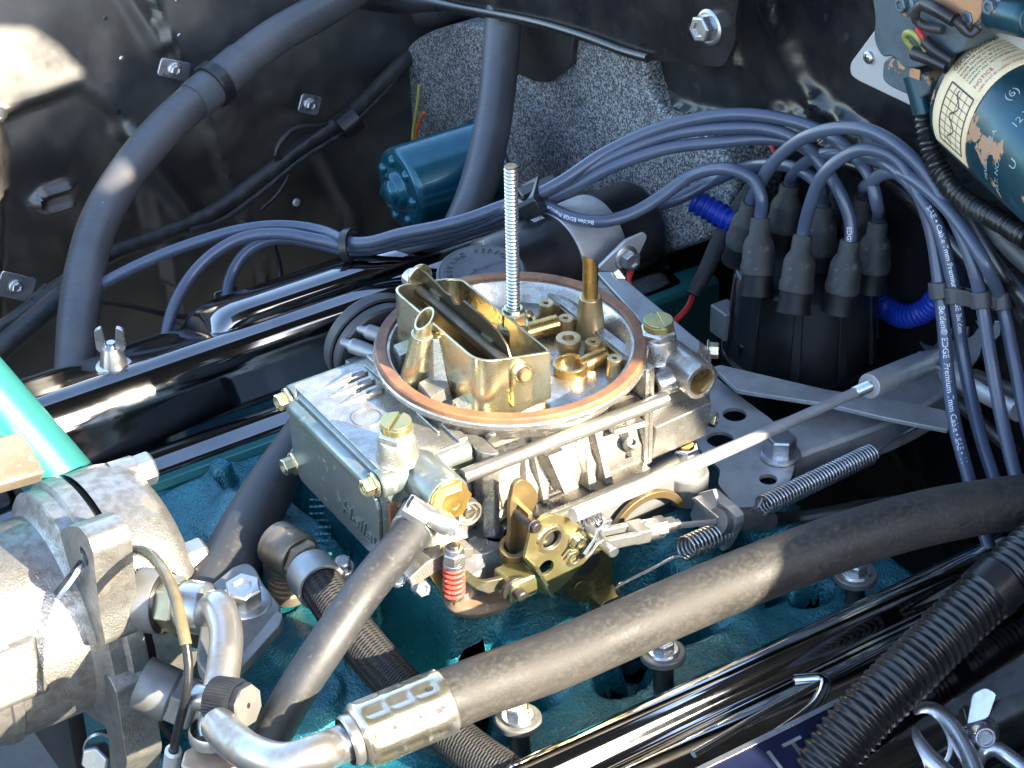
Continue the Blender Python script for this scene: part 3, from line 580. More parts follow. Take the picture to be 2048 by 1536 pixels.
# ---- throttle linkage, driver side
def slab(name, poly, l, t, m, holes=(), rr=0, bevel=.35, parent=carb): return obj(name, plate_l(G(), poly, l, t, holes, rr), m, parent, bevel=bevel)
LV = 84.0
lev = slab('throttle_lever', [(1052, 1078), (1060, 1052), (1080, 1032), (1103, 1024), (1130, 1030), (1148, 1040), (1172, 1070), (1184, 1100), (1160, 1125), (1130, 1160), (1108, 1180), (1088, 1186), (1072, 1178), (1066, 1150), (1044, 1112), (1048, 1098)], LV, 2.0, M_['goldgreen'], [(1101, 1077, 5.4), (1088, 1131, 4.2), (1147, 1116, 2.4)], rr=2)
c = U(1101, 1077, l=LV + 2); g = G(ax((c.x, LV + 2, c.z), (0, 1, 0))).lathe([(5.4, -1), (5.4, 1.2), (7.2, 1.2), (8, 0)], 32); obj('lever_bushing', g, M_['gold'], lev, bevel=.2)
c = U(1147, 1116, l=LV + 2); g = G(ax((c.x, LV + 2, c.z), (0, 1, 0))).lathe([(2.5, -1), (2.5, 1), (4.1, 1), (4.5, 0)], 24); obj('lever_eyelet', g, M_['gold'], lev, bevel=.15)
c = U(1152, 1078, l=LV + 2); bolt(c, (0, 1, 0), M_['gold'], lev, af=7, h=4.5, wr=4.6, name='lever_nut', spin=.2)
p = U(1050, 1112, l=LV); q = U(1088, 1180, l=LV); g = G(); g.hexa([p + V((-1.5, 0, -1)), p + V((1, 0, 1)), p + V((1, 9, 1)), p + V((-1.5, 9, -1))], [q + V((-1.5, 0, 0)), q + V((1, 0, 1.5)), q + V((1, 8, 1.5)), q + V((-1.5, 8, 0))]); obj('lever_lip', g, M_['gold'], lev, bevel=.3)
g = G(ax((c.x + 14, 55, -72), (0, 1, 0))); c = U(1101, 1077, l=LV); g = G(ax((c.x, 52, c.z), (0, 1, 0))).cyl(4.4, 0, 31, 20); obj('throttle_shaft', g, M_['steeldark'], carb)
cam_ = slab('throttle_cam', [(1118, 1180), (1112, 1150), (1130, 1120), (1170, 1090), (1210, 1095), (1222, 1130), (1218, 1170), (1190, 1190), (1150, 1200)], 74, 3, M_['olive'], rr=4)
c = U(1172, 1122, l=77); g = G(ax(c, (0, 1, 0))).cyl(7.5, 0, 2, 28, ch=.6); obj('cam_disc', g, M_['steeldark'], cam_)
c = U(1158, 1172, l=77); g = G(ax(c, (0, 1, 0), (.6, 0, .8))); g.cyl(3.8, 0, 1.6, 20, ch=.4); g.box(-3.6, 3.6, -.5, .5, 1.6, 1.75); obj('cam_screw', g, M_['olive'], cam_, bevel=.2)
# hook bracket at the foot
p = U(1212, 1196, l=80); g = G(); g.at(Matrix.Translation(p)); g.rings([[(x, y, z) for x, z in ((-7, -6), (-8, 0), (-6, 4), (5, 4), (7, 2), (7, -6), (5.6, -6), (5.6, 1), (4, 2.6), (-5, 2.6), (-6.6, 0), (-5.6, -6))] for y in (-5, 6)]); obj('return_bracket', g, M_['goldgreen'], carb, bevel=.3)
# fast idle lever, brown
g = plate_l(G(), [(1012, 1005), (1020, 966), (1034, 951), (1056, 960), (1072, 985), (1066, 1004), (1052, 1020), (1044, 1052), (1040, 1088), (1020, 1108), (1008, 1096), (1014, 1050)], 70, 3.0, rr=3); fl = obj('fast_idle_lever', g, M_['bronze'], carb, bevel=.5)
q = U(1030, 1015, l=70); g = G(); g.box(q.x - 2, q.x + .5, 66, 82, q.z - 22, q.z + 4); q2 = U(1028, 1102, l=72); g.at(ax(q2, (.2, .3, 1))).pipe(7, 4.6, -4, 5, 24); g.at(Matrix()); obj('fast_idle_tab', g, M_['bronze'], fl, bevel=.4)
a = U(1030, 1022, l=72); g = G().tube([V((a.x, 66, a.z)), V((a.x - 2, 88, a.z - 1))], 2.7, 16); g.at(ax((a.x - 1.6, 85, a.z - .8), (0, 1, 0))).pipe(3.6, 2.6, 0, 1.2, 18); g.at(Matrix()); obj('fast_idle_pin', g, M_['steeldark'], fl, bevel=.3)
# threaded lug and hex nuts at base
p = U(995, 1078, z=-66); g = G(Matrix.Translation(p)).pipe(7, 2.6, -18, 3, 24); g.box(-9, 0, -6, 6, -16, 0); obj('threaded_lug', g, M_['castdull'], carb, bevel=.8)
p = U(952, 1100, z=-66); g = G(ax(p, (.15, .1, 1))); g.cyl(8.2, -9, -7.5, 28, ch=.3); g.hexn(13.5, -7.5, 2.5, ch=1, n=6); g.cyl(4.6, 2.5, 3.6, 20, ch=.4); obj('base_nut', g, M_['steel'], carb, bevel=.3)
# accelerator pump: bolt, nut, red spring, arm, roller
pt = U(908, 1092, l=80); pb = U(903, 1192, l=80); pb = V((pt.x + 1, pt.y, pb.z)); d = (pt - pb)
g = G(ax(pb, d)); Lp = d.length; g.cyl(2.9, 1, Lp + 1, 18, ch=.6); pr = obj('pump_bolt', g, M_['steeldark'], carb, bevel=.2)
g = G(ax(pb, d)); g.hexn(9.4, Lp - 8.5, Lp - 3, ch=.8); g.lathe([(4.6, Lp - 3), (4.2, Lp - .6), (2.9, Lp - .4)], 20); g.cyl(5.2, Lp - 11, Lp - 8.8, 22, ch=.3); obj('pump_nut', g, M_['steel'], pr, bevel=.25)
g = G().tube(helix(pb + d * .04, pb + d * .62, 4.4, 5.6, 18), 1.0, 8); obj('pump_spring', g, M_['redspring'], pr, ang=60)
g = G(ax(pb, d)); g.cyl(4.4, -1.5, 1, 18, ch=.4); g.lathe([(2, -1.5), (.3, -6)], 10); obj('pump_foot', g, M_['gold'], pr)
arm = [(918, 1136), (935, 1140), (950, 1152), (968, 1158), (1006, 1150), (1006, 1172), (972, 1182), (948, 1174), (930, 1160), (918, 1152)]
slab('pump_arm', arm, 80, 2.4, M_['gold'])
p = U(1031, 1158, l=82); g = G(); g.hexa([p + V((-8, -8, -7)), p + V((8, -8, -7)), p + V((8, 8, -7)), p + V((-8, 8, -7))], [p + V((-7, -8, 5)), p + V((7, -8, 5)), p + V((7, 8, 5)), p + V((-7, 8, 5))]); pvb = obj('pump_pivot_block', g, M_['goldgreen'], carb, bevel=1.6)
p = U(1036, 1184, l=90); g = G(ax(p, (0, 1, -.15))); g.pipe(7, 3.2, -4, -2, 24); g.cyl(3.1, -6, 4.5, 18, ch=.6); obj('pump_pivot_pin', g, M_['steeldark'], pvb, bevel=.25)
g = G(Matrix.Translation(U(965, 1185, z=-84))).lathe([(0, -3), (19, -3), (20, 0), (18, 3), (0, 4)], 32, sc=(1, .75)); obj('pump_housing', g, M_['rusty'], carb, bevel=.6)
# front lower linkage under the bowl (steel arm and tilted link)
g = plate_l(G(), [(800, 1140), (838, 1105), (890, 1080), (930, 1078), (928, 1096), (880, 1112), (834, 1140), (806, 1156)], 66, 8); obj('pump_cover', g, cs, carb, bevel=.8)
g = plate_l(G(), [(862, 1118), (878, 1112), (898, 1168), (896, 1190), (880, 1192), (858, 1150)], 70, 3); obj('pump_link', g, M_['goldgreen'], carb, bevel=.5)
bolt(U(795, 1160, l=64), (.3, .6, .7), M_['steel'], carb, af=6, h=3.5, name='cover_screw'); bolt(U(838, 1172, l=66), (.1, .9, .3), M_['steel'], carb, af=7, h=6, name='cover_screw')
# idle mixture spring and vacuum loop plate seen behind the throttle rod
a = U(1188, 1050, l=70); g = G().tube(helix(a + V((5, -4, -4)), a + V((-4, 2, 3)), 4, 5, 14), .9, 8); obj('idle_spring', g, M_['steel'], carb, ang=60)
c = U(1290, 1035, l=66); g = G(); g.at(frame((0, 66, 0), (0, -1, 0), (1, 0, 0)))
arc = [(c.x + r_ * math.cos(R(a)), c.z - 8 + r_ * math.sin(R(a))) for r_, rng in ((24, range(20, 165, 8)), (20, range(156, 18, -8))) for a in rng]
g.prism(arc, -3, 0); g.at(Matrix()); obj('secondary_link', g, M_['bronze'], carb, bevel=.4)
# air cleaner stud: screwed into the carburetor, lifts out
stud = thing('air_cleaner_stud', 'long zinc threaded stud standing upright beside the choke tower', 'threaded stud', (-1.5, 1, 13))
g = G().tube([V((-1.5, 1, 13 + k * .2)) for k in range(int(86 / .2))], lambda L: 3.05 + .3 * math.sin(2 * math.pi * L / 1.95), 20, up=(1, 0, 0)); obj('threaded_rod', g, M_['steel'], stud, ang=80)
g = G(Matrix.Translation((-1.5, 1, 98.8))).cyl(2.9, 0, .6, 20, ch=.3); obj('rod_end', g, M_['rusty'], stud)
g = G(Matrix.Translation((-1.5, 1, 0))); g.hexn(11.5, 13.3, 20.5, ch=1); g.lathe([(5.4, 20.4), (4.6, 22), (3.3, 22)], 24); obj('lock_nut', g, M_['gold'], stud, bevel=.3)
# ================================================================== SETTING BELOW
g = G(); n = 12
g.grid(n, n, lambda a, b: V(((a - .5) * 24000, (b - .5) * 24000, -820)))
gr = obj('ground', g, M_['asphalt']); gr['kind'] = 'structure'
# ================================================================== INTAKE MANIFOLD AND ENGINE
def sst(a, b, x): t = min(1, max(0, (x - a) / (b - a))); return t * t * (3 - 2 * t)
def smax(a, b, k=8.0):
    h = max(k - abs(a - b), 0) / k; return max(a, b) + h * h * k * .25
GAPS = ((83, 79, 25, 9, .5), (-24, 82, 13, 11, 0), (93, 120, 13, 8, .2), (15, 120, 14, 8, .2), (-98, 122, 10, 7, 0))
def gap_m(f, l):
    m = 9
    for gf, gl, ra, rb, an in GAPS:
        ca_, sa_ = math.cos(an), math.sin(an); u1 = ((f - gf) * ca_ + (l - gl) * sa_) / ra; u2 = (-(f - gf) * sa_ + (l - gl) * ca_) / rb
        m = min(m, math.hypot(u1, u2) + .12 * noise.noise(V((f * .09, l * .09, 2))))
    return m
def man_h(f, l):
    z = -172.0
    s = 1 if l > 0 else -1; y = abs(l)
    d = max(abs(f) - 70, y - 58, 0) if True else 0
    dx, dy = max(abs(f) - 70, 0), max(y - 58, 0); d = math.hypot(dx, dy)
    z = smax(z, -88.3 - 80 * sst(0, 24 + 13 * math.cos(f * .105 - .4), d), 6)
    if s > 0: rn = ((126, 25, -.10), (33, 29, -.04), (-58, 21, -.05), (-112, 24, .03))
    else: rn = ((112, 34, .05), (38, 30, .05), (-46, 22, 0), (-112, 30, 0))
    for fc, w, sl in rn:
        c = fc + sl * (y - 60); q = abs(f - c) / w
        top = -93 - 27 * sst(40, 128, y) - 5 * math.sin(y * .05)
        if y < 30: top -= (30 - y) * .5
        z = smax(z, top - 14 * q ** 2 - 70 * sst(.72, 1.25, q), 9)
    z = smax(z, -119 - 60 * sst(147, 152, y) - 58 * sst(118, 100, y) if y < 118 else -119 - 60 * sst(147, 152, y), 4)
    # front crossover
    z = smax(z, -108 - 70 * sst(112, 96, f) - 10 * sst(120, 175, f) if abs(l) < 125 else -180, 6)
    for bf, bl, r, hz in ((122, -20, 13, -96), (104, -128, 7, -106), (70, -118, 6, -106), (152, 62, 16, -100)):
        z = smax(z, hz - 60 * sst(r - 2, r + 8, math.hypot(f - bf, l - bl)), 6)
    if f > 175: z -= 60 * sst(175, 185, f)
    if f < -150: z -= 70 * sst(-150, -162, f)
    z -= 16 * sst(1.35, .95, gap_m(f, l))
    for bf, bl, r, hz in ((48, 104, 15, 7), (8, 96, 12, 6), (-48, 104, 13, 6), (128, 100, 16, 7), (-80, 100, 12, 5), (110, -95, 16, 6), (70, -88, 13, 5)):
        z += hz * sst(r, r * .3, math.hypot(f - bf, l - bl)) * (1 if z > -140 else 0)
    z += 2.4 * noise.noise(V((f * .035, l * .035, 1))) + 1.0 * noise.noise(V((f * .11, l * .11, 5)))
    return z
intake = thing('intake_manifold', 'turquoise painted cast intake manifold with rough runners under the carburetor', 'intake manifold', (0, 0, -150))
g = G(); g.grid(260, 190, lambda a, b: V((-230 + 420 * a, -152 + 304 * b, man_h(-230 + 420 * a, -152 + 304 * b))))
g.uv = {}; g.f = [q for q in g.f if gap_m(sum(g.v[i].x for i in q) / 4, sum(g.v[i].y for i in q) / 4) > 1]
im = obj('runner_casting', g, M_['teal'], intake, ang=75)
g = G(); g.box(-228, 188, -150, 150, -190, -182); obj('valley_shade_sheet', g, M_['inkgap'], intake)  # near black sheet under the gaps, the valley's shade is in its colour
# raised lettering columns cast into the front pad (unreadable rows in the photo)
for (x0, y0, x1, y1, n, w) in ((566, 1000, 560, 1050, 5, 9), (640, 975, 640, 1085, 9, 11), (646, 1110, 648, 1124, 2, 9)):
    for k in range(n):
        t = k / max(1, n - 1); p = U(x0 + (x1 - x0) * t, y0 + (y1 - y0) * t, z=-106); zz = man_h(p.x, p.y)
        p = U(x0 + (x1 - x0) * t, y0 + (y1 - y0) * t, z=zz)
        g = G(ax((p.x, p.y, zz + .2), (0, 0, 1), (gx.x, gx.y, 0))); rr = random.Random(k * 7 + n)
        a = -w / 2
        while a < w / 2:
            b = rr.uniform(1.2, 2.6); g.box(a, min(a + b, w / 2), -.9 + rr.uniform(-.2, .2), .9 + rr.uniform(-.2, .2), 0, 1.0); a += b + .35
        cr = obj('cast_text_row', g, M_['tealtext'], intake, bevel=.2)
# side rails of the heads and block
for s, nm in ((1, 'driver'), (-1, 'passenger')):
    g = G(); y0, y1 = (138, 158) if s > 0 else (-164, -140)
    g.rings([[(f, y, z) for y, z in ((y0, -170), (y1, -170), (y1, -118.5), (y1 - 3, -115.5), (y0 + 3, -115.5), (y0, -118.5))] for f in (-240, 200 if s > 0 else 270)])
    cyl_head = thing('cylinder_head', ('green turquoise painted edge of the cylinder head below the far black valve cover' if s < 0 else 'turquoise cylinder head edge under the chrome valve cover nearest the camera'), 'cylinder head', (0, s * 150, -170), 'cylinder heads')
    obj('head_rail', g, M_['tealsmooth'] if s < 0 else M_['teal'], cyl_head, bevel=1)
    g = G(); g.box(-240, 200, s * 160, s * 300, -330, -130); obj('head_block', g, M_['black'], cyl_head)
eb = thing('engine_block', 'dark engine block in shadow below the intake manifold', 'engine block', (0, 0, -520))
g = G(); g.box(-235, 195, -150, 150, -520, -200); obj('block_casting', g, M_['teal'], eb, bevel=4)
# manifold bolts with thick washers, near side
def mbolt(x, y, z, label):
    p = U(x, y, z=z); M = (0, -.06, 1)
    b = thing('manifold_bolt', label, 'bolt', p - V((0, 8, 26)), 'manifold bolts along the near cylinder head')
    g = G(ax(p, M)); g.lathe([(0, -3), (10.4, -3), (10.8, -2.6), (10.8, .2), (10.2, .8), (0, .8)], 36); obj('washer', g, M_['alugrey'], b, bevel=.3)
    g = G(ax(p, M)); g.lathe([(8, .8), (7.4, 2.2), (0, 2.4)], 28); g.hexn(10, 2.2, 7, ch=.8); obj('head', g, M_['steel'], b, bevel=.3)
    g = G(ax(p, M)); g.cyl(5, -26, -3, 20); obj('shank', g, M_['steeldark'], b)
mbolt(1036, 1436, -97, 'large washer head bolt under the clamped end of the thick hose')
mbolt(1326, 1304, -97, 'large washer head bolt halfway along the thick hose, right of the other')
mbolt(1712, 1148, -102, 'small bolt head at the dark end of the turquoise manifold')
# ================================================================== VALVE COVERS
def loft_cover(prof, f0, f1, n, endr=14, s=1):
    secs = []; zc = min(z for y, z in prof); yc = sum(y for y, z in prof) / len(prof)
    for i in range(n + 1):
        t = i / n; f = f0 + (f1 - f0) * t; e = min(1, min(t, 1 - t) * abs(f1 - f0) / endr); k = math.sqrt(max(0, 1 - (1 - e) ** 2)); k = .45 + .55 * k
        secs.append([(f, yc + (y - yc) * (.82 + .18 * k), zc + (z - zc) * k) for y, z in prof])
    return G().rings(secs, cap=True, closed=True)
near = thing('valve_cover', 'chrome valve cover with a blue badge at the lower right, nearest the camera', 'valve cover', (-70, 205, -130), 'valve covers')
pr_ = spline([(151, -122, 0), (149, -112, 0), (150, -107, 0), (157, -105.5, 0), (161, -104, 0), (163, -97, 0), (166, -88, 0), (173, -81, 0), (181, -80.5, 0), (186, -85.5, 0), (190, -89, 0), (196, -87.5, 0), (206, -87, 0), (225, -92, 0), (242, -98, 0), (254, -106, 0), (261, -118, 0), (264, -130, 0), (265, -140, 0)], 2.5)
g = loft_cover([(p.x, p.y) for p in pr_], 126, -262, 60)
obj('cover_shell', g, M_['chrome'], near, ang=60)
# rounded lip lines pressed in the cover near the conduit
g = G(); g.tube(spline([V((40, 206, -87.5)), V((0, 203, -87.5)), V((-50, 201, -87.5)), V((-120, 199, -87.5)), V((-200, 199, -87.5))], 4), 2.2, 12); obj('pressed_bead', g, M_['chrome'], near)
g = G(); g.tube(spline([V((60, 222, -91.5)), V((10, 216, -90)), V((-28, 209, -88.5)), V((-38, 200, -87.5)), V((-28, 192, -88.5))], 3), 3.2, 12); obj('pressed_corner', g, M_['chrome'], near)
# badge
g = G(); b0, b1 = 66, -22; Mb = ax((6, 226, -91.2), (0, .31, 1), (-1, 0, 0))
g.at(Mb).prism(rpoly([(-60, -12), (40, -12), (40, 12), (-60, 12)], 2), 0, 2.2); bd = obj('badge', g, M_['badge'], near, bevel=.3)
g = G(Mb); g.box(-60, 40, 9.6, 12.2, 2.2, 3.0); obj('badge_border', g, M_['steel'], bd, bevel=.2)
v_, f_ = text('I T', 18, .8); g = G(Mb @ Matrix.Translation((-8, -8, 2.7))); g.add(v_, f_); obj('badge_letters', g, M_['steel'], bd)
far = thing('valve_cover', 'glossy black valve cover with a blue sky reflection behind the carburetor', 'valve cover', (0, -205, -130), 'valve covers')
pr_ = spline([(-148, -122, 0), (-148.5, -115, 0), (-151, -113, 0), (-158, -111.5, 0), (-161, -109, 0), (-163, -104, 0), (-168, -93, 0), (-174, -80, 0), (-181, -71.5, 0), (-188, -69.5, 0), (-193, -71, 0), (-199, -73, 0), (-215, -79, 0), (-232, -86, 0), (-246, -96, 0), (-254, -108, 0), (-258, -128, 0)], 2.5)
g = loft_cover([(p.x, p.y) for p in pr_], 265, -225, 60); obj('cover_shell', g, M_['blackchrome'], far, ang=60)
g = loft_cover([(p.x, p.y) for p in spline([(-191, -72, 0), (-192.5, -67, 0), (-197, -63, 0), (-206, -63, 0), (-222, -69, 0), (-234, -76, 0), (-240, -92, 0)], 2)], 74, -190, 40, 26); obj('raised_panel', g, M_['blackchrome'], far, ang=60)
g = G(); g.box(-220, 260, -161.5, -149, -120, -115.8); obj('cover_gasket', g, M_['black'], far, bevel=.5)
# wing nut on the far cover
p = U(225, 712, z=-66); wn = thing('wing_nut', 'zinc wing nut standing on the far black valve cover', 'wing nut', p - V((0, 0, 8)))
g = G(Matrix.Translation(p)); g.lathe([(10, -8), (10, -6), (7.5, -5), (6.4, 2), (5, 6), (0, 6)], 24); obj('nut_body', g, M_['steel'], wn, bevel=.3)
for s in (-1, 1):
    g = G(ax(p + V((0, 0, 2)), (-gy.x, -gy.y, 0), (gx.x, gx.y, 0))); q = rpoly([(s * 2, -2), (s * 8, 3), (s * 8, 15), (s * 4, 17), (s * 2.5, 6)], 1.5); g.prism(q, -1.4, 1.4); obj('wing', g, M_['steel'], wn, bevel=.5)
g = G(Matrix.Translation(p)).cyl(2.4, 6, 9, 14); obj('stud_tip', g, M_['steel'], wn)
# ================================================================== THROTTLE BRACKET AND LINKAGE, DRIVER SIDE REAR
br = thing('throttle_bracket', 'flat steel throttle cable bracket with round holes behind the carburetor', 'bracket', (-110, 40, -90))
g = plate_z(G(), [(1420, 750), (1440, 768), (1500, 815), (1539, 843), (1594, 898), (1590, 935), (1573, 993), (1526, 1007), (1517, 1019), (1473, 1022), (1435, 975), (1441, 946), (1411, 920), (1373, 876), (1350, 830)], -87, 2.4, [(1469, 836, 6.4), (1440, 886, 7.2), (1536, 966, 4.6)], rr=3)
obj('plate', g, M_['bracket'], br, bevel=.4)
bolt(U(1560, 910, z=-84.4), (0, 0, 1), M_['steel'], br, af=14, h=12, wr=11, wh=2.6, name='bolt', spin=.4, dish=False)
g = plate_z(G(), [(1425, 742), (1440, 737), (1652, 787), (1780, 805), (1891, 829), (1897, 868), (1768, 843), (1656, 816), (1474, 788)], -78, 2.6, rr=2); obj('strap', g, M_['bracket'], br, bevel=.4)
g = G(); a = U(1575, 885, z=-92); b = U(1770, 812, z=-92); c = U(1890, 742, z=-86)
path = spline([a + V((8, 0, 0)), a, b, c], 6); T_, N_ = frames(path, (0, 0, 1)); secs = []
for p, t, nn in zip(path, T_, N_):
    w = t.cross(nn); secs.append([p + w * 17 + nn * 2, p + w * 15 + nn * 4, p - w * 15 + nn * 4, p - w * 17 + nn * 2, p - w * 17 - nn * 16, p + w * 17 - nn * 16])
g.rings(secs); obj('channel_arm', g, M_['bracket'], br, bevel=.6)
g = plate_f(G(), [(1842, 682), (1856, 690), (1870, 692), (1884, 676), (1897, 655), (1908, 656), (1906, 680), (1926, 676), (1930, 652), (1940, 652), (1938, 676), (1950, 668), (1962, 652), (1954, 640), (1966, 642), (1976, 664), (1988, 660), (1994, 640), (2006, 642), (2004, 668), (1990, 682), (1968, 690), (1962, 712), (1950, 730), (1930, 760), (1910, 770), (1896, 740), (1880, 715), (1858, 706)], -246, 1.6); obj('toothed_end', g, M_['steel'], br, bevel=.3)
for k, (x0, y0, x1, y1, r) in enumerate(((1895, 742, 2040, 822, 6), (1950, 752, 2048, 790, 4), (1900, 790, 2030, 905, 3.5))):
    g = G().tube([U(x0, y0, f=-236), U(x1, y1, f=-228)], r, 14); obj('linkage_bar', g, M_['steeldark'] if k else M_['bracket'], br, ang=60)
# kickdown rod
rod = thing('throttle_rod', 'long pale metal throttle rod running from the gold lever to the firewall', 'rod', U(1450, 900, l=80))
a = U(1146, 1031, l=90); b = U(1740, 772, l=66); m = U(1440, 906, l=79)
g = G().tube(spline([a, m, b], 10), lambda L: 3.5 - .8 * sst(60, 190, L), 16); obj('rod', g, M_['bracket'], rod, ang=60)
d = (b - a).normalized(); g = G().tube([b - d * 12 + d * k * .3 for k in range(46)], lambda L: 2.9 + .3 * math.sin(L * 5.2), 14); obj('thread', g, M_['steel'], rod, ang=80)
e = U(1875, 716, l=50); d2 = (e - b).normalized()
g = G(ax(b, d2)); L = (e - b).length; g.lathe([(3, -1), (6.6, -1), (6.9, 1), (6.9, L * .7), (6.2, L * .85), (5, L), (0, L)], 24); obj('sleeve_link', g, M_['bracket'], rod, bevel=.3)
g = G().tube([e - d2 * 8 + V((0, -8, 0)), e - d2 * 6 + V((2, 14, 0))], 2.6, 12); obj('cross_pin', g, M_['steel'], rod)
# throttle cable, clevis and clip
tc_ = thing('throttle_cable', 'throttle cable with a silver clevis and black sheath beside the gold lever', 'cable', U(1440, 1045, l=92))
a = U(1196, 1080, l=92); b = U(1312, 1056, l=92); d = (b - a).normalized(); up_ = V((0, 0, 1)); sd_ = d.cross(up_).normalized()
g = G(ax(b, -d, sd_)); L = (b - a).length
for s in (-1, 1): g.box(s * 4.2 - 1.6, s * 4.2 + 1.6, -3.2, 3.2, L * .38, L)
g.box(-5.6, 5.6, -3.8, 3.8, L * .18, L * .45); g.lathe([(5.2, 0), (5.2, L * .2), (4, L * .25)], 18); cl = obj('clevis', g, M_['satin'], tc_, bevel=1)
g = G(ax(b, d)); g.hexn(10, -1, 4.6, ch=.8); g.lathe([(4, 4.4), (4, 10), (3, 11), (2.2, 11), (2.2, 14), (0, 14)], 16); obj('lock_nut', g, M_['steel'], tc_, bevel=.3)
g = G(ax(a + d * 1, sd_)).cyl(3, -10, 12, 16, ch=.5); obj('clevis_pin', g, M_['steel'], tc_, bevel=.2)
pp = [U(x, y, l=98) for x, y in ((1222, 1040), (1216, 1052), (1204, 1058), (1200, 1070), (1206, 1078), (1196, 1086), (1186, 1100), (1172, 1116))]
g = G().tube(spline(pp, 1.5), .8, 8); pp = [U(x, y, l=98) for x, y in ((1222, 1040), (1212, 1042), (1206, 1052), (1196, 1060), (1190, 1076), (1180, 1092), (1168, 1108))]; g.tube(spline(pp, 1.5), .8, 8); obj('hairpin_clip', g, M_['steel'], tc_)
e = U(1438, 1043, l=92); g = G().tube([b, e], 1.5, 10); obj('wire_rope', g, M_['bracket'], tc_)
k = V((-1, .1, -.03)).normalized(); e2 = U(1538, 1040, l=86); k = (e2 - e).normalized()
g = G(ax(e, k)); g.lathe([(1.8, -3), (6.8, -2.4), (7.2, 0), (7.2, 3), (5, 3)], 24); g.lathe([(5.2, 3), (5.2, (e2 - e).length)], 20); obj('ferrule', g, M_['alugrey'], tc_, bevel=.4)
g = G().tube(spline([e2 - k * 2, e2 + k * 25, U(1660, 1028, l=92), U(1760, 1010, l=100), U(1900, 1000, l=110)], 5), 4.1, 14); obj('sheath', g, M_['plastic'], tc_)
cb = thing('cable_clip', 'grey steel clip block holding the throttle cable end', 'clip', U(1440, 1040, l=92) - V((0, 0, 20)))
g = plate_f(G(), [(1402, 984), (1432, 976), (1440, 1000), (1436, 1036), (1424, 1062), (1392, 1046), (1386, 1026)], e.x - 4, 2, rr=1); obj('back_plate', g, M_['bracket'], cb, bevel=.4)
g = plate_f(G(), [(1430, 982), (1470, 1008), (1488, 1026), (1489, 1042), (1474, 1074), (1462, 1096), (1446, 1084), (1466, 1050), (1452, 1020), (1426, 1006)], e.x - 9, 5, rr=1); obj('front_plate', g, M_['bracket'], cb, bevel=.7)
g = plate_f(G(), [(1426, 978), (1434, 976), (1482, 1016), (1474, 1024)], e.x - 12, 14); obj('folded_edge', g, M_['bracket'], cb, bevel=.5)
# springs
sp1 = thing('return_spring', 'long tight steel coil spring right of the throttle bracket', 'spring', U(1640, 960, l=90), 'throttle return springs')
a = U(1524, 1012, l=88); b = U(1742, 908, l=76); d = (b - a).normalized()
g = G().tube(helix(a, b, 5.0, 36, 16), .72, 7); obj('coil', g, M_['steel'], sp1, ang=60)
g = G().tube(spline([b + V((0, 0, -4)), b + d * 6, U(1850, 846, l=70), U(1900, 826, l=66)], 4), .8, 8); obj('tail_wire', g, M_['steel'], sp1)
g = G().tube(spline([a + V((0, 0, 5)), a - d * 3, a - d * 8 + V((0, 0, 1))], 2), .8, 8); obj('hook_wire', g, M_['steel'], sp1)
sp2 = thing('return_spring', 'short steel coil spring below the cable clip with a thin wire tail', 'spring', U(1400, 1085, l=96), 'throttle return springs')
a = U(1368, 1098, l=96); b = U(1450, 1062, l=92); d = (b - a).normalized()
g = G().tube(helix(a, b, 5.6, 11, 16), .72, 7); obj('coil', g, M_['steel'], sp2, ang=60)
g = G().tube(spline([a + V((0, 0, -5.2)), U(1356, 1112, l=95), U(1300, 1140, l=92), U(1244, 1168, l=90), U(1233, 1176, l=90), U(1236, 1188, l=90), U(1246, 1186, l=88)], 3), .75, 8); obj('tail_wire', g, M_['steel'], sp2)
g = G(); p = U(1240, 1185, l=88); g.at(ax(p, (0, 1, 0))).box(-1.2, 1.2, -6, 6, -.6, .6); obj('spring_tab', g, M_['gold'], carb, bevel=.3)
# carburetor hold-down nut on a block
p = U(1372, 908, z=-66); hb = thing('hold_down_block', 'grey block with a stacked nut and washers behind the throttle rod', 'block', p - V((0, 0, 24)))
g = G(); q = [U(x, y, z=-72) for x, y in ((1340, 950), (1395, 976), (1420, 942), (1372, 922))]; g.hexa([v - V((0, 0, 14)) for v in q], q); obj('block', g, M_['alugrey'], hb, bevel=1)
g = G(Matrix.Translation(p)); g.cyl(9.5, -8, -6, 28, ch=.4).cyl(8.2, -6, -4, 28, ch=.4); obj('washer_stack', g, M_['steel'], hb, bevel=.2)
g = G(Matrix.Translation(p)); g.hexn(13, -4, 5, ch=1); obj('nut', g, M_['steel'], hb, bevel=.3)
g = G(Matrix.Translation(p)).cyl(4.2, 4, 6.2, 20, ch=.5); obj('stud_end', g, M_['brass'], hb, bevel=.2)
# ================================================================== HOSES AND CABLES
def px3(pts, **k): return [U(x, y, z=z) for x, y, z in pts]
def pf(pts): return [U(x, y, f=f) for x, y, f in pts]
def pl_(pts): return [U(x, y, l=l) for x, y, l in pts]
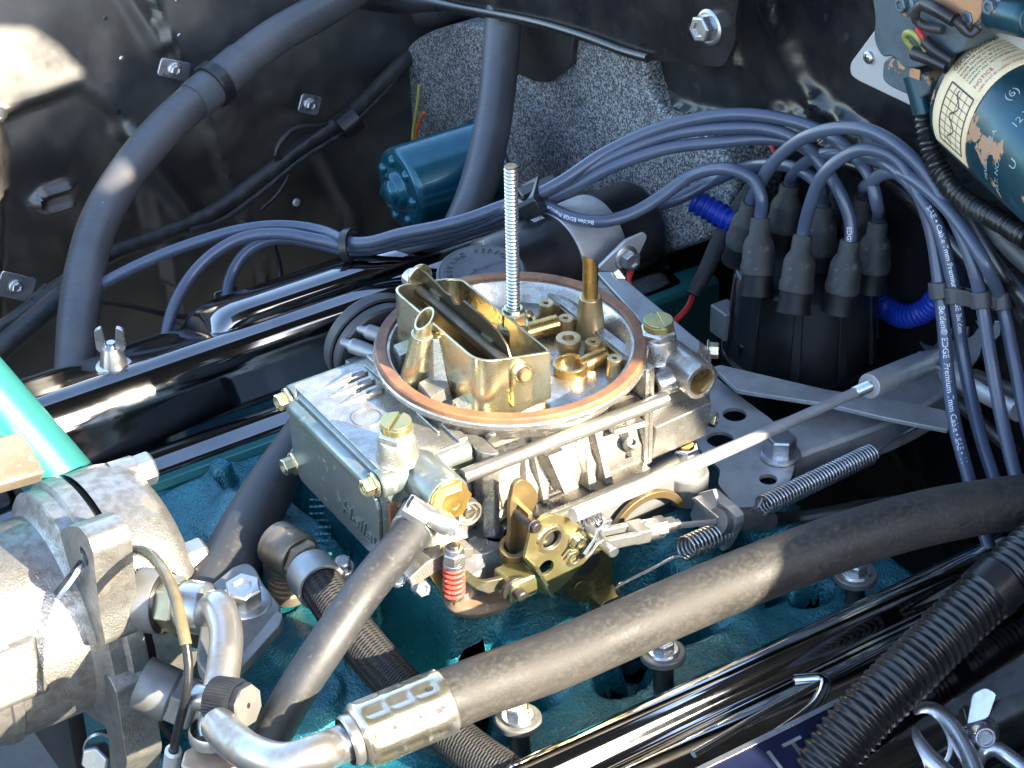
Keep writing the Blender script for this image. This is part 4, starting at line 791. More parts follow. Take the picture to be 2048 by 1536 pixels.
# thick air conditioning hose with crimped ferrule and aluminium end
h1 = thing('air_conditioning_hose', 'thick dusty grey brown rubber hose with a crimped silver collar, crossing the lower right', 'hose', U(1300, 1210, l=160))
hp = pl_([(852, 1418, 146), (958, 1374, 148), (1094, 1326, 152), (1220, 1272, 156), (1347, 1216, 160), (1500, 1152, 166), (1690, 1082, 174), (1860, 1034, 182), (2048, 1003, 190), (2250, 985, 200)])
g = G().tube(spline(hp, 3), lambda L: 13.4 - .5 * sst(150, 330, L), 32); obj('rubber_hose', g, M_['achose'], h1)
d = (hp[1] - hp[0]).normalized(); a = hp[0] - d * 33
g = G(ax(a, d)); nr = 34; secs = []
for i in range(40):
    t = i / 39; row = []
    for k in range(40):
        th = 2 * math.pi * k / 40; r = 14.7
        r -= 1.9 * max(0, math.sin(th * 8)) ** .8 * sst(.06, .14, t) * sst(.92, .84, t) * (1 - .75 * sst(.05, .0, abs(t - .36)) - .75 * sst(.05, .0, abs(t - .64)))
        if t < .04: r = 12 + 66 * t
        row.append((r * math.cos(th), r * math.sin(th), 42 * t))
    secs.append(row)
g.rings(secs, cap=False); g.lathe([(14.7, 42), (14, 42.6), (13, 42.4)], 40); g.lathe([(12, .2), (10.5, 0), (8, .4)], 40)
obj('crimp_collar', g, M_['goldish'] if 'goldish' in M_ else M_['steel'], h1, ang=70)
g = G(ax(a, d)); g.lathe([(10.4, -5), (11.4, -4), (11.4, -1), (10.4, 1)], 32); obj('collar_bead', g, M_['alutube'], h1, bevel=.4)
tp = [a + d * 1, a - d * 12] + px3([(640, 1505, -45), (575, 1524, -47), (510, 1510, -52), (462, 1478, -56), (438, 1450, -60)])
g = G().tube(spline(tp, 3), 8.2, 24); obj('aluminium_tube', g, M_['alutube'], h1)
# conduit bottom right
cn = thing('corrugated_conduit', 'fat black corrugated conduit with black tape at its upper end, bottom right', 'conduit', U(1800, 1350, l=232))
cpath = spline(pl_([(1610, 1590, 238), (1660, 1515, 237), (1730, 1430, 235), (1830, 1330, 231), (1930, 1230, 227), (2060, 1110, 222), (2200, 1000, 216)]), .8)
g = G().tube(cpath, lambda L: 12.6 + .95 * math.cos(2 * math.pi * L / 3.9), 28); obj('conduit_skin', g, M_['plastic'], cn, ang=80)
tpos = min(range(len(cpath)), key=lambda i: (V((*PX(cpath[i]), 0)) - V((1985, 1178, 0))).length)
g = G().tube(cpath[tpos - 7:tpos + 8], 13.9, 28); obj('tape_wrap', g, M_['plastic'], cn)
# heater hose, upper left
hh = thing('heater_hose', 'thick black heater hose arching down the left side with a clamp sleeve', 'hose', U(155, 700, l=-265))
hpts = pl_([(720, -30, -452), (640, 22, -446), (540, 80, -436), (430, 168, -424), (330, 255, -408), (255, 345, -388), (200, 440, -362), (170, 540, -332), (156, 640, -300), (150, 760, -270)])
hs = spline(hpts, 4); g = G().tube(hs, 12.2, 28); obj('hose_body', g, M_['wraphose'], hh)
i0 = min(range(len(hs)), key=lambda i: (V((*PX(hs[i]), 0)) - V((430, 168, 0))).length)
g = G().tube(hs[i0 - 6:i0 + 6], 13.1, 28); obj('clamp_sleeve', g, M_['discgrey'], hh, bevel=.3)
g = G().tube(hs[i0 - 1:i0 + 2], 15.5, 28); obj('clamp_band', g, M_['plastic'], hh, bevel=.8)
d = (hs[i0 + 1] - hs[i0 - 1]).normalized()
def clamp_tab(name, x, y, l, wx, wy, lab, rot):
    p = U(x, y, l=l); t = thing(name, lab, 'clamp', p, 'steel clamp tabs bolted to the black inner fender')
    g = G(ax(p, (0, 1, .15), (math.cos(rot), 0, math.sin(rot)))); g.prism(rpoly([(-wx, -wy), (wx, -wy), (wx, wy), (-wx, wy)], 2.5), 0, 1.8); obj('tab', g, M_['steel'], t, bevel=.4)
    bolt(p + V((0, 1.8, .3)), (0, 1, .15), M_['steel'], t, af=6.5, h=3.6, wr=4.8, name='tab_bolt', spin=.2); return t
clamp_tab('hose_clamp', 347, 138, -452, 6, 11, 'steel clamp tab above the thick heater hose', R(115))
clamp_tab('hose_clamp', 618, 208, -462, 6.5, 8, 'bright steel clamp tab over the wiring bundle, in the middle of the black panel', R(115))
clamp_tab('hose_clamp', 30, 572, -400, 8, 12, 'steel clamp tab at the left edge of the picture', R(120))
clamp_tab('hose_clamp', 452, 592, -445, 6, 9, 'steel clamp tab in the dark behind the thin blue wire loop', R(90))
# heater hose, upright behind the carburetor
h2 = thing('heater_hose', 'black wrapped hose standing upright in front of the speckled grey box', 'hose', U(905, 480, f=-125))
g = G().tube(spline(pf([(1012, -30, -208), (1005, 60, -198), (998, 150, -184), (985, 250, -164), (964, 345, -140), (935, 430, -114), (905, 490, -98), (880, 540, -85)]), 4), 11.6, 28); obj('hose_body', g, M_['wraphose'], h2)
# wiring harness across the inner fender
wh = thing('wiring_harness', 'black taped wiring bundle running diagonally across the inner fender', 'wiring harness', U(500, 360, l=-450))
g = G().tube(spline(pl_([(900, 30, -505), (840, 90, -490), (780, 150, -475), (700, 228, -462), (610, 290, -455), (510, 365, -448), (420, 428, -440), (310, 476, -428), (200, 520, -412), (110, 580, -398), (30, 640, -385), (-60, 690, -375)]), 4), 5.6, 16); obj('taped_bundle', g, M_['harness'], wh)
g = G().tube(spline(pl_([(790, 160, -472), (740, 215, -462), (690, 262, -456), (600, 320, -450), (520, 385, -444), (440, 442, -436), (380, 462, -428)]), 4), 2.6, 12); obj('side_strand', g, M_['harness'], wh)
g = G().tube(spline(pl_([(655, 250, -458), (590, 258, -455), (560, 285, -452), (552, 310, -450), (580, 330, -452), (560, 380, -450), (520, 420, -448)]), 4), 2.2, 10); obj('side_strand', g, M_['harness'], wh)
for x0, y0, x1, y1, l in ((676, 228, 716, 268, -455), (70, 590, 110, 620, -392)):
    p = U((x0 + x1) / 2, (y0 + y1) / 2, l=l); q = U(x0, y1, l=l); e = (U(x0 + 30, y0 - 24, l=l) - U(x0, y0, l=l)).normalized()
    g = G(ax(p - e * 7, e)); g.pipe(9.5, 7, 0, 15, 24); obj('cushion_clip', g, M_['plastic'], wh, bevel=.6)
th = thing('brake_line', 'thin dark line running along the inner fender below the heater hose', 'line', U(400, 620, l=-420))
g = G().tube(spline(pl_([(180, 600, -430), (260, 612, -430), (350, 632, -428), (450, 636, -428), (520, 620, -430), (560, 560, -434), (545, 480, -440)]), 4), 2.0, 10); obj('line', g, M_['harness'], th)
lo = thing('lower_hose', 'dark rubber hose passing at the left edge below the steel clamp tab', 'hose', U(40, 700, l=-360))
g = G().tube(spline(pl_([(-60, 760, -350), (10, 690, -360), (70, 640, -370), (130, 590, -384), (190, 560, -396)]), 4), 7.5, 18); obj('hose_body', g, M_['hose'], lo)
# fuel hose with worm clamp
fh = thing('fuel_hose', 'black fuel hose with a screw clamp running down from the carburetor inlet', 'hose', U(690, 1250, z=-60))
fp = [U(834, 1046, l=60), U(815, 1078, l=66), U(770, 1130, l=74), U(715, 1200, l=84), U(660, 1280, l=92), U(600, 1370, l=96), U(560, 1440, l=98), U(530, 1500, l=100), U(505, 1580, l=100)]
g = G().tube(spline(fp, 3), lambda L: 8.9, 24); obj('hose_body', g, M_['hose'], fh)
d = (fp[1] - fp[0]).normalized(); g = G(ax(fp[0] + d * 2, d)); g.pipe(10.2, 8.6, -5.5, 4.5, 36); wc = obj('worm_clamp', g, M_['satin'], fh, bevel=.3)
cv = (CAM - fp[0]).normalized(); cv = (cv - d * cv.dot(d)).normalized(); tv = d.cross(cv)
g = G(ax(fp[0] + d * 2 + cv * 9.6, tv, cv)); g.box(-2, 3.2, -5.5, 5.5, -4, 9); g.at(ax(fp[0] + d * 1.5 + cv * 12.2 + tv * -9, tv)).lathe([(4.4, -5), (5.2, -3), (5.2, 4), (4, 6), (4, 16)], 24); wh_ = obj('clamp_housing', g, M_['satin'], wc, bevel=.8)
g = G(ax(fp[0] + d * 1.5 + cv * 12.5 - tv * 14, -tv)); g.hexn(8, -1, 3, ch=.6); g.cyl(3.2, 3, 3.6, 18); obj('clamp_screw', g, M_['satin'], wc, bevel=.3)
for k in range(3):
    g = G(ax(fp[0] + d * 2 + cv * 10.5 + tv * (5.5 + k * 2.6) - cv * (k * .5), (tv * .25 * k + cv), d)); g.box(-3.4, 3.4, -.5, .5, -.3, .4); obj('clamp_slot', g, M_['inkgap'], wc)
g = G().tube([fp[0] - d * 10, fp[0] + d * 2], 6.5, 20); obj('inlet_nipple', g, M_['castdull'], carb)
# braided hose with elbow and clamp
bh = thing('braided_hose', 'black braided hose from the bronze elbow diagonally down to the bottom edge', 'hose', U(820, 1400, z=-112))
e0 = U(596, 1112, z=-76); bp = [e0] + px3([(642, 1172, -74), (704, 1262, -80), (776, 1348, -87), (856, 1432, -92), (936, 1500, -94), (1040, 1572, -96)])
bs = spline(bp, 2.5); g = G().tube(bs[5:], 10.6, 28); obj('hose_body', g, M_['braid'], bh)
d = (bs[9] - bs[3]).normalized(); q = bs[9]
g = G(ax(q, d)); g.pipe(12.4, 10.4, -8, 8, 40); bc = obj('band_clamp', g, M_['castdull'], bh, bevel=.6)
p = U(690, 1142, z=-72); g = G(); s_ = [U(x, y, z=-78) for x, y in ((640, 1112), (690, 1120), (712, 1150), (668, 1176))]; g.hexa([v - V((0, 0, 5)) for v in s_], s_); obj('clamp_ear', g, M_['castdull'], bc, bevel=1)
g = G(ax(U(686, 1132, z=-76), (.1, .2, 1))); g.cyl(5.6, -2, 0, 24, ch=.4).cyl(3.9, 0, 4.6, 24, ch=.8); g.box(-3.8, 3.8, -.4, .4, 4.6, 4.75); obj('clamp_screw', g, M_['steel'], bc, bevel=.2)
el = thing('elbow_fitting', 'dull bronze elbow pipe fitting screwed into the turquoise manifold', 'pipe fitting', U(560, 1170, z=-100))
c = U(568, 1096, z=-76); g = G(ax(c, (e0 + (bs[6] - e0) * .2) - c)); L = (bs[5] - c).length
g.lathe([(11.6, -6), (12, 4), (12, 11), (11, 12.5), (9.4, 12.5)], 32); g.hexn(19, 13, 19, ch=.8); g.lathe([(8.6, 19), (8.6, 26)], 24); obj('outlet', g, M_['elbow'] if 'elbow' in M_ else M_['alugrey'], el, bevel=.6)
g = G(); g.sphere(c, 12.2, 24); g.at(Matrix.Translation((c.x, c.y, 0))).lathe([(11.5, c.z), (11, c.z - 12), (9, c.z - 14), (9, c.z - 30)], 32); obj('elbow_body', g, M_['elbow'] if 'elbow' in M_ else M_['alugrey'], el, bevel=.5)
g = G(Matrix.Translation((c.x, c.y, c.z - 14))).lathe([(9.2 + .5 * math.sin(k * 1.6), -k * .8) for k in range(16)], 28); obj('thread', g, M_['rusty'], el, ang=80)
# vacuum hose behind the bowl
vh = thing('vacuum_hose', 'dark grey rubber hose rising behind the front of the carburetor', 'hose', U(500, 1050, z=-100))
g = G().tube(spline(px3([(640, 820, -78), (600, 880, -80), (555, 950, -84), (510, 1030, -88), (470, 1110, -90), (430, 1190, -92), (400, 1260, -95)]), 4), lambda L: 11 + 4 * sst(10, 120, L), 28); obj('hose_body', g, M_['hose'], vh)
# ================================================================== AIR CONDITIONING COMPRESSOR, LOWER LEFT
ac = thing('compressor', 'weathered aluminium air conditioning compressor with mounting ears at the lower left', 'compressor', (230, -60, -170))
Mc = ax((0, -70, -112), (1, 0, 0), (0, 1, 0))
AL = M_['alu']
g = G(Mc); g.lathe([(0, 164), (36, 164), (50, 165), (56.5, 168), (60.5, 174), (62.5, 184), (62.5, 198.6)], 80); obj('rear_head', g, AL, ac, ang=40)
g = G(Mc); g.lathe([(59, 198), (59, 204)], 72); obj('head_gasket', g, M_['inkgap'], ac)
g = G(Mc); g.lathe([(0, 202.6), (63, 202.6), (63.4, 204), (63.4, 211), (62, 212.4), (61, 213), (61, 220), (59.4, 221.5), (54, 223), (51, 226), (51, 262), (52.5, 263), (52.5, 268), (51, 269), (51, 330), (40, 340), (0, 340)], 80); obj('body_casting', g, AL, ac, ang=40)
for a in (-.5, .5): g = G(Mc); 
for (x, y, f) in ((262, 950, 170), (366, 1124, 170)):
    p = U(x - 6, y + 2, f=f); g = G(ax(p, (-1, .05, .05))); g.lathe([(10, -8), (9.4, 4), (8.8, 5)], 28); g.hexn(15, 4, 14, ch=1.6); hd = obj('head_bolt', g, M_['alutube'], ac, bevel=.5)
    v_, f_ = text('8.8', 4, .3, 'CENTER'); g = G(ax(p + V((-14.1, .7, .7)), (-1, .05, .05), (0, -1, 0)) @ Matrix.Translation((0, -1.5, 0))); g.add(v_, f_); obj('head_mark', g, M_['steeldark'], hd)
def fear(name, poly, f0, f1, holes=(), rr=5): return obj(name, plate_f(G(), poly, f1, f0 - f1, holes, rr), AL, ac, bevel=1.6)
fear('mounting_ear', [(119, 1064), (135, 1052), (158, 1054), (176, 1076), (186, 1104), (192, 1160), (200, 1230), (212, 1290), (188, 1290), (160, 1230), (143, 1150)], 204, 223, [(168, 1112, 4.6)], 3)
fear('mounting_ear', [(150, 1350), (215, 1350), (232, 1385), (240, 1440), (254, 1524), (246, 1572), (222, 1570), (216, 1470), (196, 1420)], 204, 223, rr=3)
q = [U(x, y, f=230) for x, y in ((0, 876), (44, 862), (92, 944), (86, 962), (36, 974), (4, 930))]
g = G(); g.rings([q, [v + V((26, -3, 0)) for v in q]]); obj('top_lug', g, M_['lug'], ac, bevel=2)
for a0_, x0_, x1_, hh_ in ((16, 246, 335, 1.6),):
    Mp = Mc @ Matrix.Rotation(R(a0_), 4, 'Z'); g = G(Mp); g.hexa([(46, -17, x0_), (46, 17, x0_), (46, 17, x1_), (46, -17, x1_)], [(51 + hh_, -13, x0_ + 6), (51 + hh_, 13, x0_ + 6), (51 + hh_, 13, x1_ - 6), (51 + hh_, -13, x1_ - 6)]); obj('casting_pad', g, AL, ac, bevel=2)
g = G(ax(U(6, 1432, f=235), (.2, .8, .5))); g.pipe(9, 6, -3, 1.5, 28); g.cyl(5.8, -3, 0, 24); obj('plug_boss', g, M_['rusty'], ac, bevel=.5)
p = U(205, 1512, f=216); g = G(ax(p, (.75, .55, .35))); g.lathe([(12.5, -6), (12.5, -1), (11, 0)], 28); g.hexn(15, 0, 9, ch=1.2); obj('pivot_bolt', g, M_['steel'], ac, bevel=.5)
# fittings on the compressor's right
p = U(322, 1204, f=192); dN = V((-.55, .75, .1)).normalized()
g = G(ax(p, dN)); g.lathe([(15.5, -10), (15.5, 1), (14, 3), (12, 3)], 40); obj('port_ring', g, M_['alugrey'], ac, bevel=.5)
g = G(ax(p, dN)); g.lathe([(14.6, 1.6), (15.2, 2.4), (14.2, 3.6), (12, 3.6)], 40); obj('port_seal', g, M_['plastic'], ac)
g = G(ax(p, dN)); g.hexn(24, 3, 12, ch=1.4); obj('port_nut', g, M_['goldgrey'] if 'goldgrey' in M_ else M_['alutube'], ac, bevel=.5)
g = G(ax(p, dN)); g.lathe([(11.5, 12), (12.5, 14), (12.5, 24), (10, 27), (0, 27)], 32); obj('port_block', g, M_['alutube'], ac, bevel=.8)
g = G().tube(spline([p + dN * 18, p + dN * 26 + V((2, 0, -1)), U(438, 1216, l=40), U(452, 1262, l=52), U(448, 1330, l=66), U(434, 1410, l=80), U(424, 1480, l=90)], 3), 7.6, 24); obj('pressure_tube', g, M_['alutube'], ac)
p = U(424, 1476, l=90); g = G(Matrix.Translation(p)); g.lathe([(9, 6), (10, 4), (10, 0), (8, -2)], 28); obj('tube_collar', g, M_['alutube'], ac, bevel=.5)
q = [U(x, y, z=p.z - 4) for x, y in ((368, 1500), (430, 1468), (486, 1498), (476, 1530), (420, 1560), (360, 1530))]; g = G(); g.rings([[v - V((0, 0, 24)) for v in q], q]); obj('manifold_block', g, M_['rustalu'] if 'rustalu' in M_ else M_['rusty'], ac, bevel=1.5)
p = U(330, 1385, f=206); g = G(ax(p, (-.6, .7, -.3))); g.lathe([(13, -12), (13, 4), (12, 5)], 32); g.hexn(23, 5, 18, ch=1.5); g.lathe([(9, 18), (9, 32)], 24); obj('lower_port', g, M_['alugrey'], ac, bevel=.7)
# service port cap
sp = thing('service_cap', 'round black knurled service cap with a pale octagonal face', 'cap', U(470, 1412, l=92))
o = U(440, 1402, l=88); dC = (CAM - o).normalized() * .75 + (U(520, 1415, l=88) - o).normalized() * .62; dC.normalize()
g = G(ax(o, dC)); nk = 48; secs = []
for r0, z in ((9.2, -3), (10.4, -2), (10.6, 9), (9.8, 11)):
    secs.append([((r0 + (.45 if k % 2 and z > -3 else 0)) * math.cos(2 * math.pi * k / (2 * nk)), (r0 + (.45 if k % 2 and z > -3 else 0)) * math.sin(2 * math.pi * k / (2 * nk)), z) for k in range(2 * nk)])
g.rings(secs); obj('knurled_body', g, M_['servicecap'], sp, ang=25)
g = G(ax(o, dC) @ Matrix.Rotation(.25, 4, 'Z')); g.hexn(18.4, 11, 15.4, ch=.6, n=8); g.lathe([(10.2, 10.9), (10, 12)], 32); fc = obj('octagon_face', g, M_['servicecap'], sp, bevel=.4)
g = G(ax(o, dC) @ Matrix.Rotation(.25, 4, 'Z')); r8 = 8.6 / math.cos(math.pi / 8); g.prism([(r8 * math.cos(2 * math.pi * k / 8), r8 * math.sin(2 * math.pi * k / 8)) for k in range(8)], 15.42, 15.6, [circ((0, 0), 1.3, 14)]); obj('face_plate', g, M_['alugrey'], sp, bevel=.05)
g = G(ax(o + dC * 15.6, dC)); v_, f_ = text('L', 5, .15); g.at(ax(o + dC * 15.7, dC, RIGHT) @ Matrix.Translation((1.6, 1.4, 0))).add(v_, f_); obj('letter_mark', g, M_['rusty'], fc)
g = G().tube([o - dC * 12, o - dC * 1], 6, 20); obj('port_stem', g, M_['alutube'], sp)
# alternator style mount bracket with hex bolt
mb_ = thing('mount_bracket', 'grey cast mounting bracket with a big hex bolt beside the elbow fitting', 'bracket', U(490, 1240, z=-95))
g = plate_z(G(), [(412, 1210), (470, 1160), (500, 1152), (516, 1166), (530, 1196), (566, 1242), (562, 1262), (500, 1330), (430, 1400), (395, 1350)], -84, 9, rr=5); obj('arm_plate', g, M_['alugrey'], mb_, bevel=1.5)
g = plate_z(G(), [(556, 1236), (568, 1246), (562, 1266), (500, 1336), (432, 1406), (424, 1392), (486, 1322)], -75, 5, rr=2); obj('arm_rib', g, M_['alugrey'], mb_, bevel=1.2)
bolt(U(490, 1206, z=-75), (.05, .12, 1), M_['steel'], mb_, af=15.5, h=12, wr=12.5, wh=2.4, name='hex_bolt', spin=.15)
# wires over the compressor
def cable(name, lab, pts, r, m, cat='wire', group=None, part='strand', n=10):
    t = thing(name, lab, cat, pts[len(pts) // 2], group); obj(part, G().tube(spline(pts, 3), r, n), m, t); return t
c1 = cable('sensor_wire', 'black and white twin wire from the left edge into the compressor ear hole', pf([(-60, 1372, 250), (0, 1312, 240), (60, 1246, 230), (120, 1178, 232), (150, 1140, 228), (170, 1112, 216)]), 1.5, M_['plastic'])
g = G().tube(spline(pf([(-60, 1384, 250), (0, 1322, 240), (60, 1256, 230), (124, 1186, 232), (154, 1144, 228), (170, 1114, 216)]), 3), 1.2, 8); obj('white_strand', g, M_['whiteink'], c1)
lw = pf([(250, 1112, 196), (268, 1102, 198), (300, 1110, 200), (332, 1150, 204), (352, 1200, 208), (364, 1250, 212), (372, 1290, 214)])
c2 = thing('clutch_wire', 'looped wire in a brown sleeve hanging over the compressor fittings', 'wire', lw[3])
g = G().tube(spline(lw, 3), 2.7, 14); obj('brown_sleeve', g, M_['clearsleeve'], c2)
lw2 = [lw[-1]] + pf([(377, 1330, 216), (372, 1390, 220), (358, 1450, 222), (347, 1500, 222)]); g = G().tube(spline(lw2, 3), 2.1, 12); obj('black_lead', g, M_['plastic'], c2)
p = lw2[-1]; g = G(ax(p, U(340, 1560, f=222) - p)); g.lathe([(2.4, 0), (4, 1), (4, 22), (0, 22)], 16); obj('grey_connector', g, M_['plate'], c2, bevel=.3)
# turquoise crossover tube
tt_ = thing('crossover_tube', 'shiny turquoise painted tube at the left edge, lit bright by the sun', 'tube', U(60, 830, z=-60))
a = U(-110, 694, z=-10); b = U(112, 950, z=-72); b = b + (b - a).normalized() * 34; g = G().tube(spline([a, (a + b) / 2, b], 6), 17.5, 40); obj('tube_skin', g, M_['tealsmooth'], tt_)
# ================================================================== BODY PANELS
def seg_d(p, pts):
    """signed distance (left of the polyline negative) and nearest distance to a 2D polyline"""
    best = 1e9; sg = 1
    for (ax_, ay), (bx, by) in zip(pts, pts[1:]):
        dx, dy = bx - ax_, by - ay; L2 = dx*dx + dy*dy; t = max(0, min(1, ((p[0]-ax_)*dx + (p[1]-ay)*dy) / L2))
        qx, qy = ax_ + t*dx, ay + t*dy; d = math.hypot(p[0]-qx, p[1]-qy)
        if d < best: best = d; sg = 1 if dx*(p[1]-ay) - dy*(p[0]-ax_) > 0 else -1
    return best * sg
fender = thing('inner_fender', 'satin black pressed steel inner fender filling the upper left background', 'inner fender', (60, -480, -300))
def fen(f, z):
    x, y = PX((f, -480, z)); p = (x, y); h = 0
    d = seg_d(p, [(-400, 330), (-60, 275), (30, 248), (185, 190), (250, 238), (290, 300), (330, 470)]); h -= 13 * sst(-6, 26, d)
    d = abs(seg_d(p, [(275, 285), (345, 375), (410, 460)])); h += 11 * (1 - sst(0, 34, d))
    d = seg_d(p, [(300, -200), (345, 60), (395, 190), (455, 360), (520, 520), (560, 700)]); h -= 6 * sst(-4, 8, d); h += 2.5 * (1 - sst(0, 7, abs(d)))
    d = abs(seg_d(p, [(160, 392), (110, 408), (92, 428), (100, 445), (165, 425)])); h += 7 * (1 - sst(2, 12, d))
    d = seg_d(p, [(24, 700), (28, 480), (32, 250)]); h += 10 * sst(0, 12, -d) if y > 240 else 0
    d = abs(seg_d(p, [(255, -60), (300, 30), (345, 110)])); h += 5 * (1 - sst(0, 26, d))
    d = abs(seg_d(p, [(640, 300), (700, 420), (720, 600)])); h += 6 * (1 - sst(0, 22, d))
    h += 2.4 * noise.noise(V((f * .012, z * .012, 3))) + .5 * noise.noise(V((f * .04, z * .04, 8)))
    h += 18 * sst(-100, 60, z) * 0
    zz = z + 90; return V((f, -480 + h - .15 * (zz + math.sqrt(zz * zz + 900)), z))
FTOP = max(U(0, -8, l=-480).z, U(700, -8, l=-500).z) + 6
g = G(); g.grid(205, 170, lambda a, b: fen(-300 + 720 * a, -430 + (430 + FTOP) * b)); obj('fender_panel', g, M_['fenderblack'], fender, ang=80)
g = G(); g.rings([[(f, y, z) for y, z in ((-560, -430), (-500, -430), (-500, FTOP - 12), (-560, FTOP - 12))] for f in (421, 1100)]); obj('front_apron', g, M_['plastic'], fender, bevel=5)
for x, y, r, m in ((10, 305, 2.4, 'inkgap'), (252, 238, 2.2, 'inkgap'), (246, 66, 1.6, 'steeldark'), (270, 140, 2.0, 'steel'), (366, 22, 1.4, 'steel'), (383, 24, 1.4, 'steel'), (380, 88, 1.4, 'steel')):
    p = U(x, y, l=-480); q = fen(p.x, p.z); g = G(ax(q, (0, 1, .1))).lathe([(r, -.5), (r, .5), (r * .7, .9), (0, .9)], 16); obj('small_hole' if m == 'inkgap' else 'panel_rivet', g, M_[m], fender)
p = U(593, 405, l=-480); q = fen(p.x, p.z); g = G(ax(q, (0, 1, .1))).lathe([(3, -.5), (3, .8), (2, 1.8), (0, 2)], 20); obj('panel_plug', g, M_['plate'], fender)
# firewall
fw = thing('firewall', 'black painted firewall with lumpy seam sealer and a rolled ledge, upper right', 'firewall', (-262, 0, -250))
LEDGE = [(1340, -60), (1362, 120), (1378, 165), (1405, 195), (1460, 214), (1560, 230), (1650, 244), (1720, 262), (1800, 300), (1900, 356), (2100, 480)]
SEAL = [(1600, -60), (1622, 20), (1648, 80), (1672, 130), (1690, 160), (1740, 205), (1800, 240), (1860, 280)]
SEAL2 = [(1640, 210), (1700, 225), (1760, 260), (1830, 300)]
def fwl(l, z):
    x, y = PX((-262, l, z)); p = (x, y); h = 0; d = seg_d(p, LEDGE)
    h += 26 * (1 - sst(-10, 14, d)) + 5.5 * (1 - sst(0, 13, abs(d + 14)))
    n1 = noise.noise(V((l * .05, z * .05, 2)))
    d2 = abs(seg_d(p, SEAL)); w = 22 + 14 * n1; h += (6 + 4 * n1 + 2.5 * noise.noise(V((l * .15, z * .15, 12)))) * (1 - sst(0, w * 1.3, d2))
    d3 = abs(seg_d(p, SEAL2)); h += (4 + 5 * noise.noise(V((l * .16, z * .16, 9)))) * (1 - sst(10, 40, d3))
    h += 1.5 * noise.noise(V((l * .02, z * .02, 4))) + .7 * noise.noise(V((l * .07, z * .07, 6)))
    d4 = abs(seg_d(p, [(1490, -30), (1500, 20), (1535, 60), (1552, 110)])); h += 4 * (1 - sst(0, 12, d4))
    return V((-262 + h, l, z))
g = G(); g.grid(230, 170, lambda a, b: fwl(-330 + 640 * a, -260 + 460 * b)); obj('firewall_panel', g, M_['gloss'], fw, ang=80)
g = G(); g.box(-330, -300, -700, 900, -500, 170); obj('bulkhead', g, M_['black'], fw, bevel=2)
# heater box
hbx = thing('heater_box', 'speckled grey moulded heater box on the firewall behind the hoses', 'heater box', (-260, -350, -200))
out = [(1000, 20), (940, 40), (900, 66), (872, 118), (862, 200), (864, 275), (880, 350), (905, 430), (1000, 520), (1300, 520), (1560, 430), (1580, 300), (1500, 215), (1420, 190), (1390, 120), (1400, 20)]
g = plate_f(G(), out, -262, 38, rr=60); obj('box_shell', g, M_['speckle'], hbx, bevel=14, seg=5)
g = plate_f(G(), [(1030, 40), (1158, 66), (1152, 128), (1112, 160), (1082, 162), (1040, 142)], -223.5, 4, rr=4); obj('cover_flap', g, M_['steeldark'], hbx, bevel=1.2)
g = G(); p = U(1170, 68, f=-222)
# brace bar across the top
bb = thing('cowl_brace', 'black sheet metal brace across the top edge with one large bolt', 'brace', U(1200, 40, f=-200))
F0 = -196
g = plate_f(G(), [(600, -70), (690, -8), (800, 10), (950, 30), (1080, 52), (1180, 78), (1250, 102), (1300, 116), (1380, 125), (1452, 131), (1464, 118), (1480, 80), (1482, 30), (1500, -80)], F0, 3.5, rr=3); obj('brace_plate', g, M_['gloss'], bb, bevel=1)
lp = [U(x, y, f=F0 + 6) for x, y in ((560, -58), (690, -22), (800, -2), (950, 22), (1080, 48), (1180, 78), (1250, 104), (1296, 117))]
g = G().tube(spline(lp, 4), lambda L: 11.5 - 9.0 * sst(150, 275, L), 24); obj('rolled_edge', g, M_['gloss'], bb)
bolt(U(1420, 54, f=F0 + 3.5), (1, .1, .12), M_['steel'], bb, af=13, h=9, wr=9.9, wh=2.2, name='brace_bolt', spin=.3, dish=True)
# dark ducting under the brace, left
du = thing('air_duct', 'dark round duct disappearing under the brace at the top edge', 'duct', U(800, 20, f=-230))
g = G().tube(spline([U(680, -40, f=-215), U(760, 12, f=-228), U(850, 20, f=-245), U(930, -10, f=-260)], 4), 15, 24); obj('duct_skin', g, M_['hose'], du)
# heater motor, turquoise
hm = thing('heater_motor', 'turquoise painted blower motor with a dimpled end cap in front of the grey box', 'motor', U(870, 370, f=-160))
c = U(806, 378, f=-112); d = V((-1, .02, .0)).normalized()
g = G(ax(c, -d, (0, 0, 1))); R0 = 27.5
g.lathe([(R0 - 4, 3.5), (R0 - 1.2, 2.2), (R0, -1), (R0, -56), (R0 + 2, -58), (R0 + 2, -62), (0, -62)], 56); obj('motor_can', g, M_['tealmotor'], hm, ang=50)
g = G(ax(c, -d, (0, 0, 1))); g.lathe([(R0 - 3.5, 3.6), (R0 - 6, 4.6), (15.5, 4.0), (13, 5.2), (12.4, 8.2), (10.6, 9.6), (8.6, 8.6), (7.5, 10.5), (5, 12.6), (0, 13.2)], 56); obj('end_cap', g, M_['tealmotor'], hm, ang=60)
for k in range(7):
    a = R(15 + k * 51.4); g = G(ax(c, -d, (0, 0, 1)) @ Matrix.Translation((19.5 * math.cos(a), 19.5 * math.sin(a), 3.2))); g.sphere((0, 0, 0), 4.2, 14, .9); obj('dimple', g, M_['tealmotor'], hm)
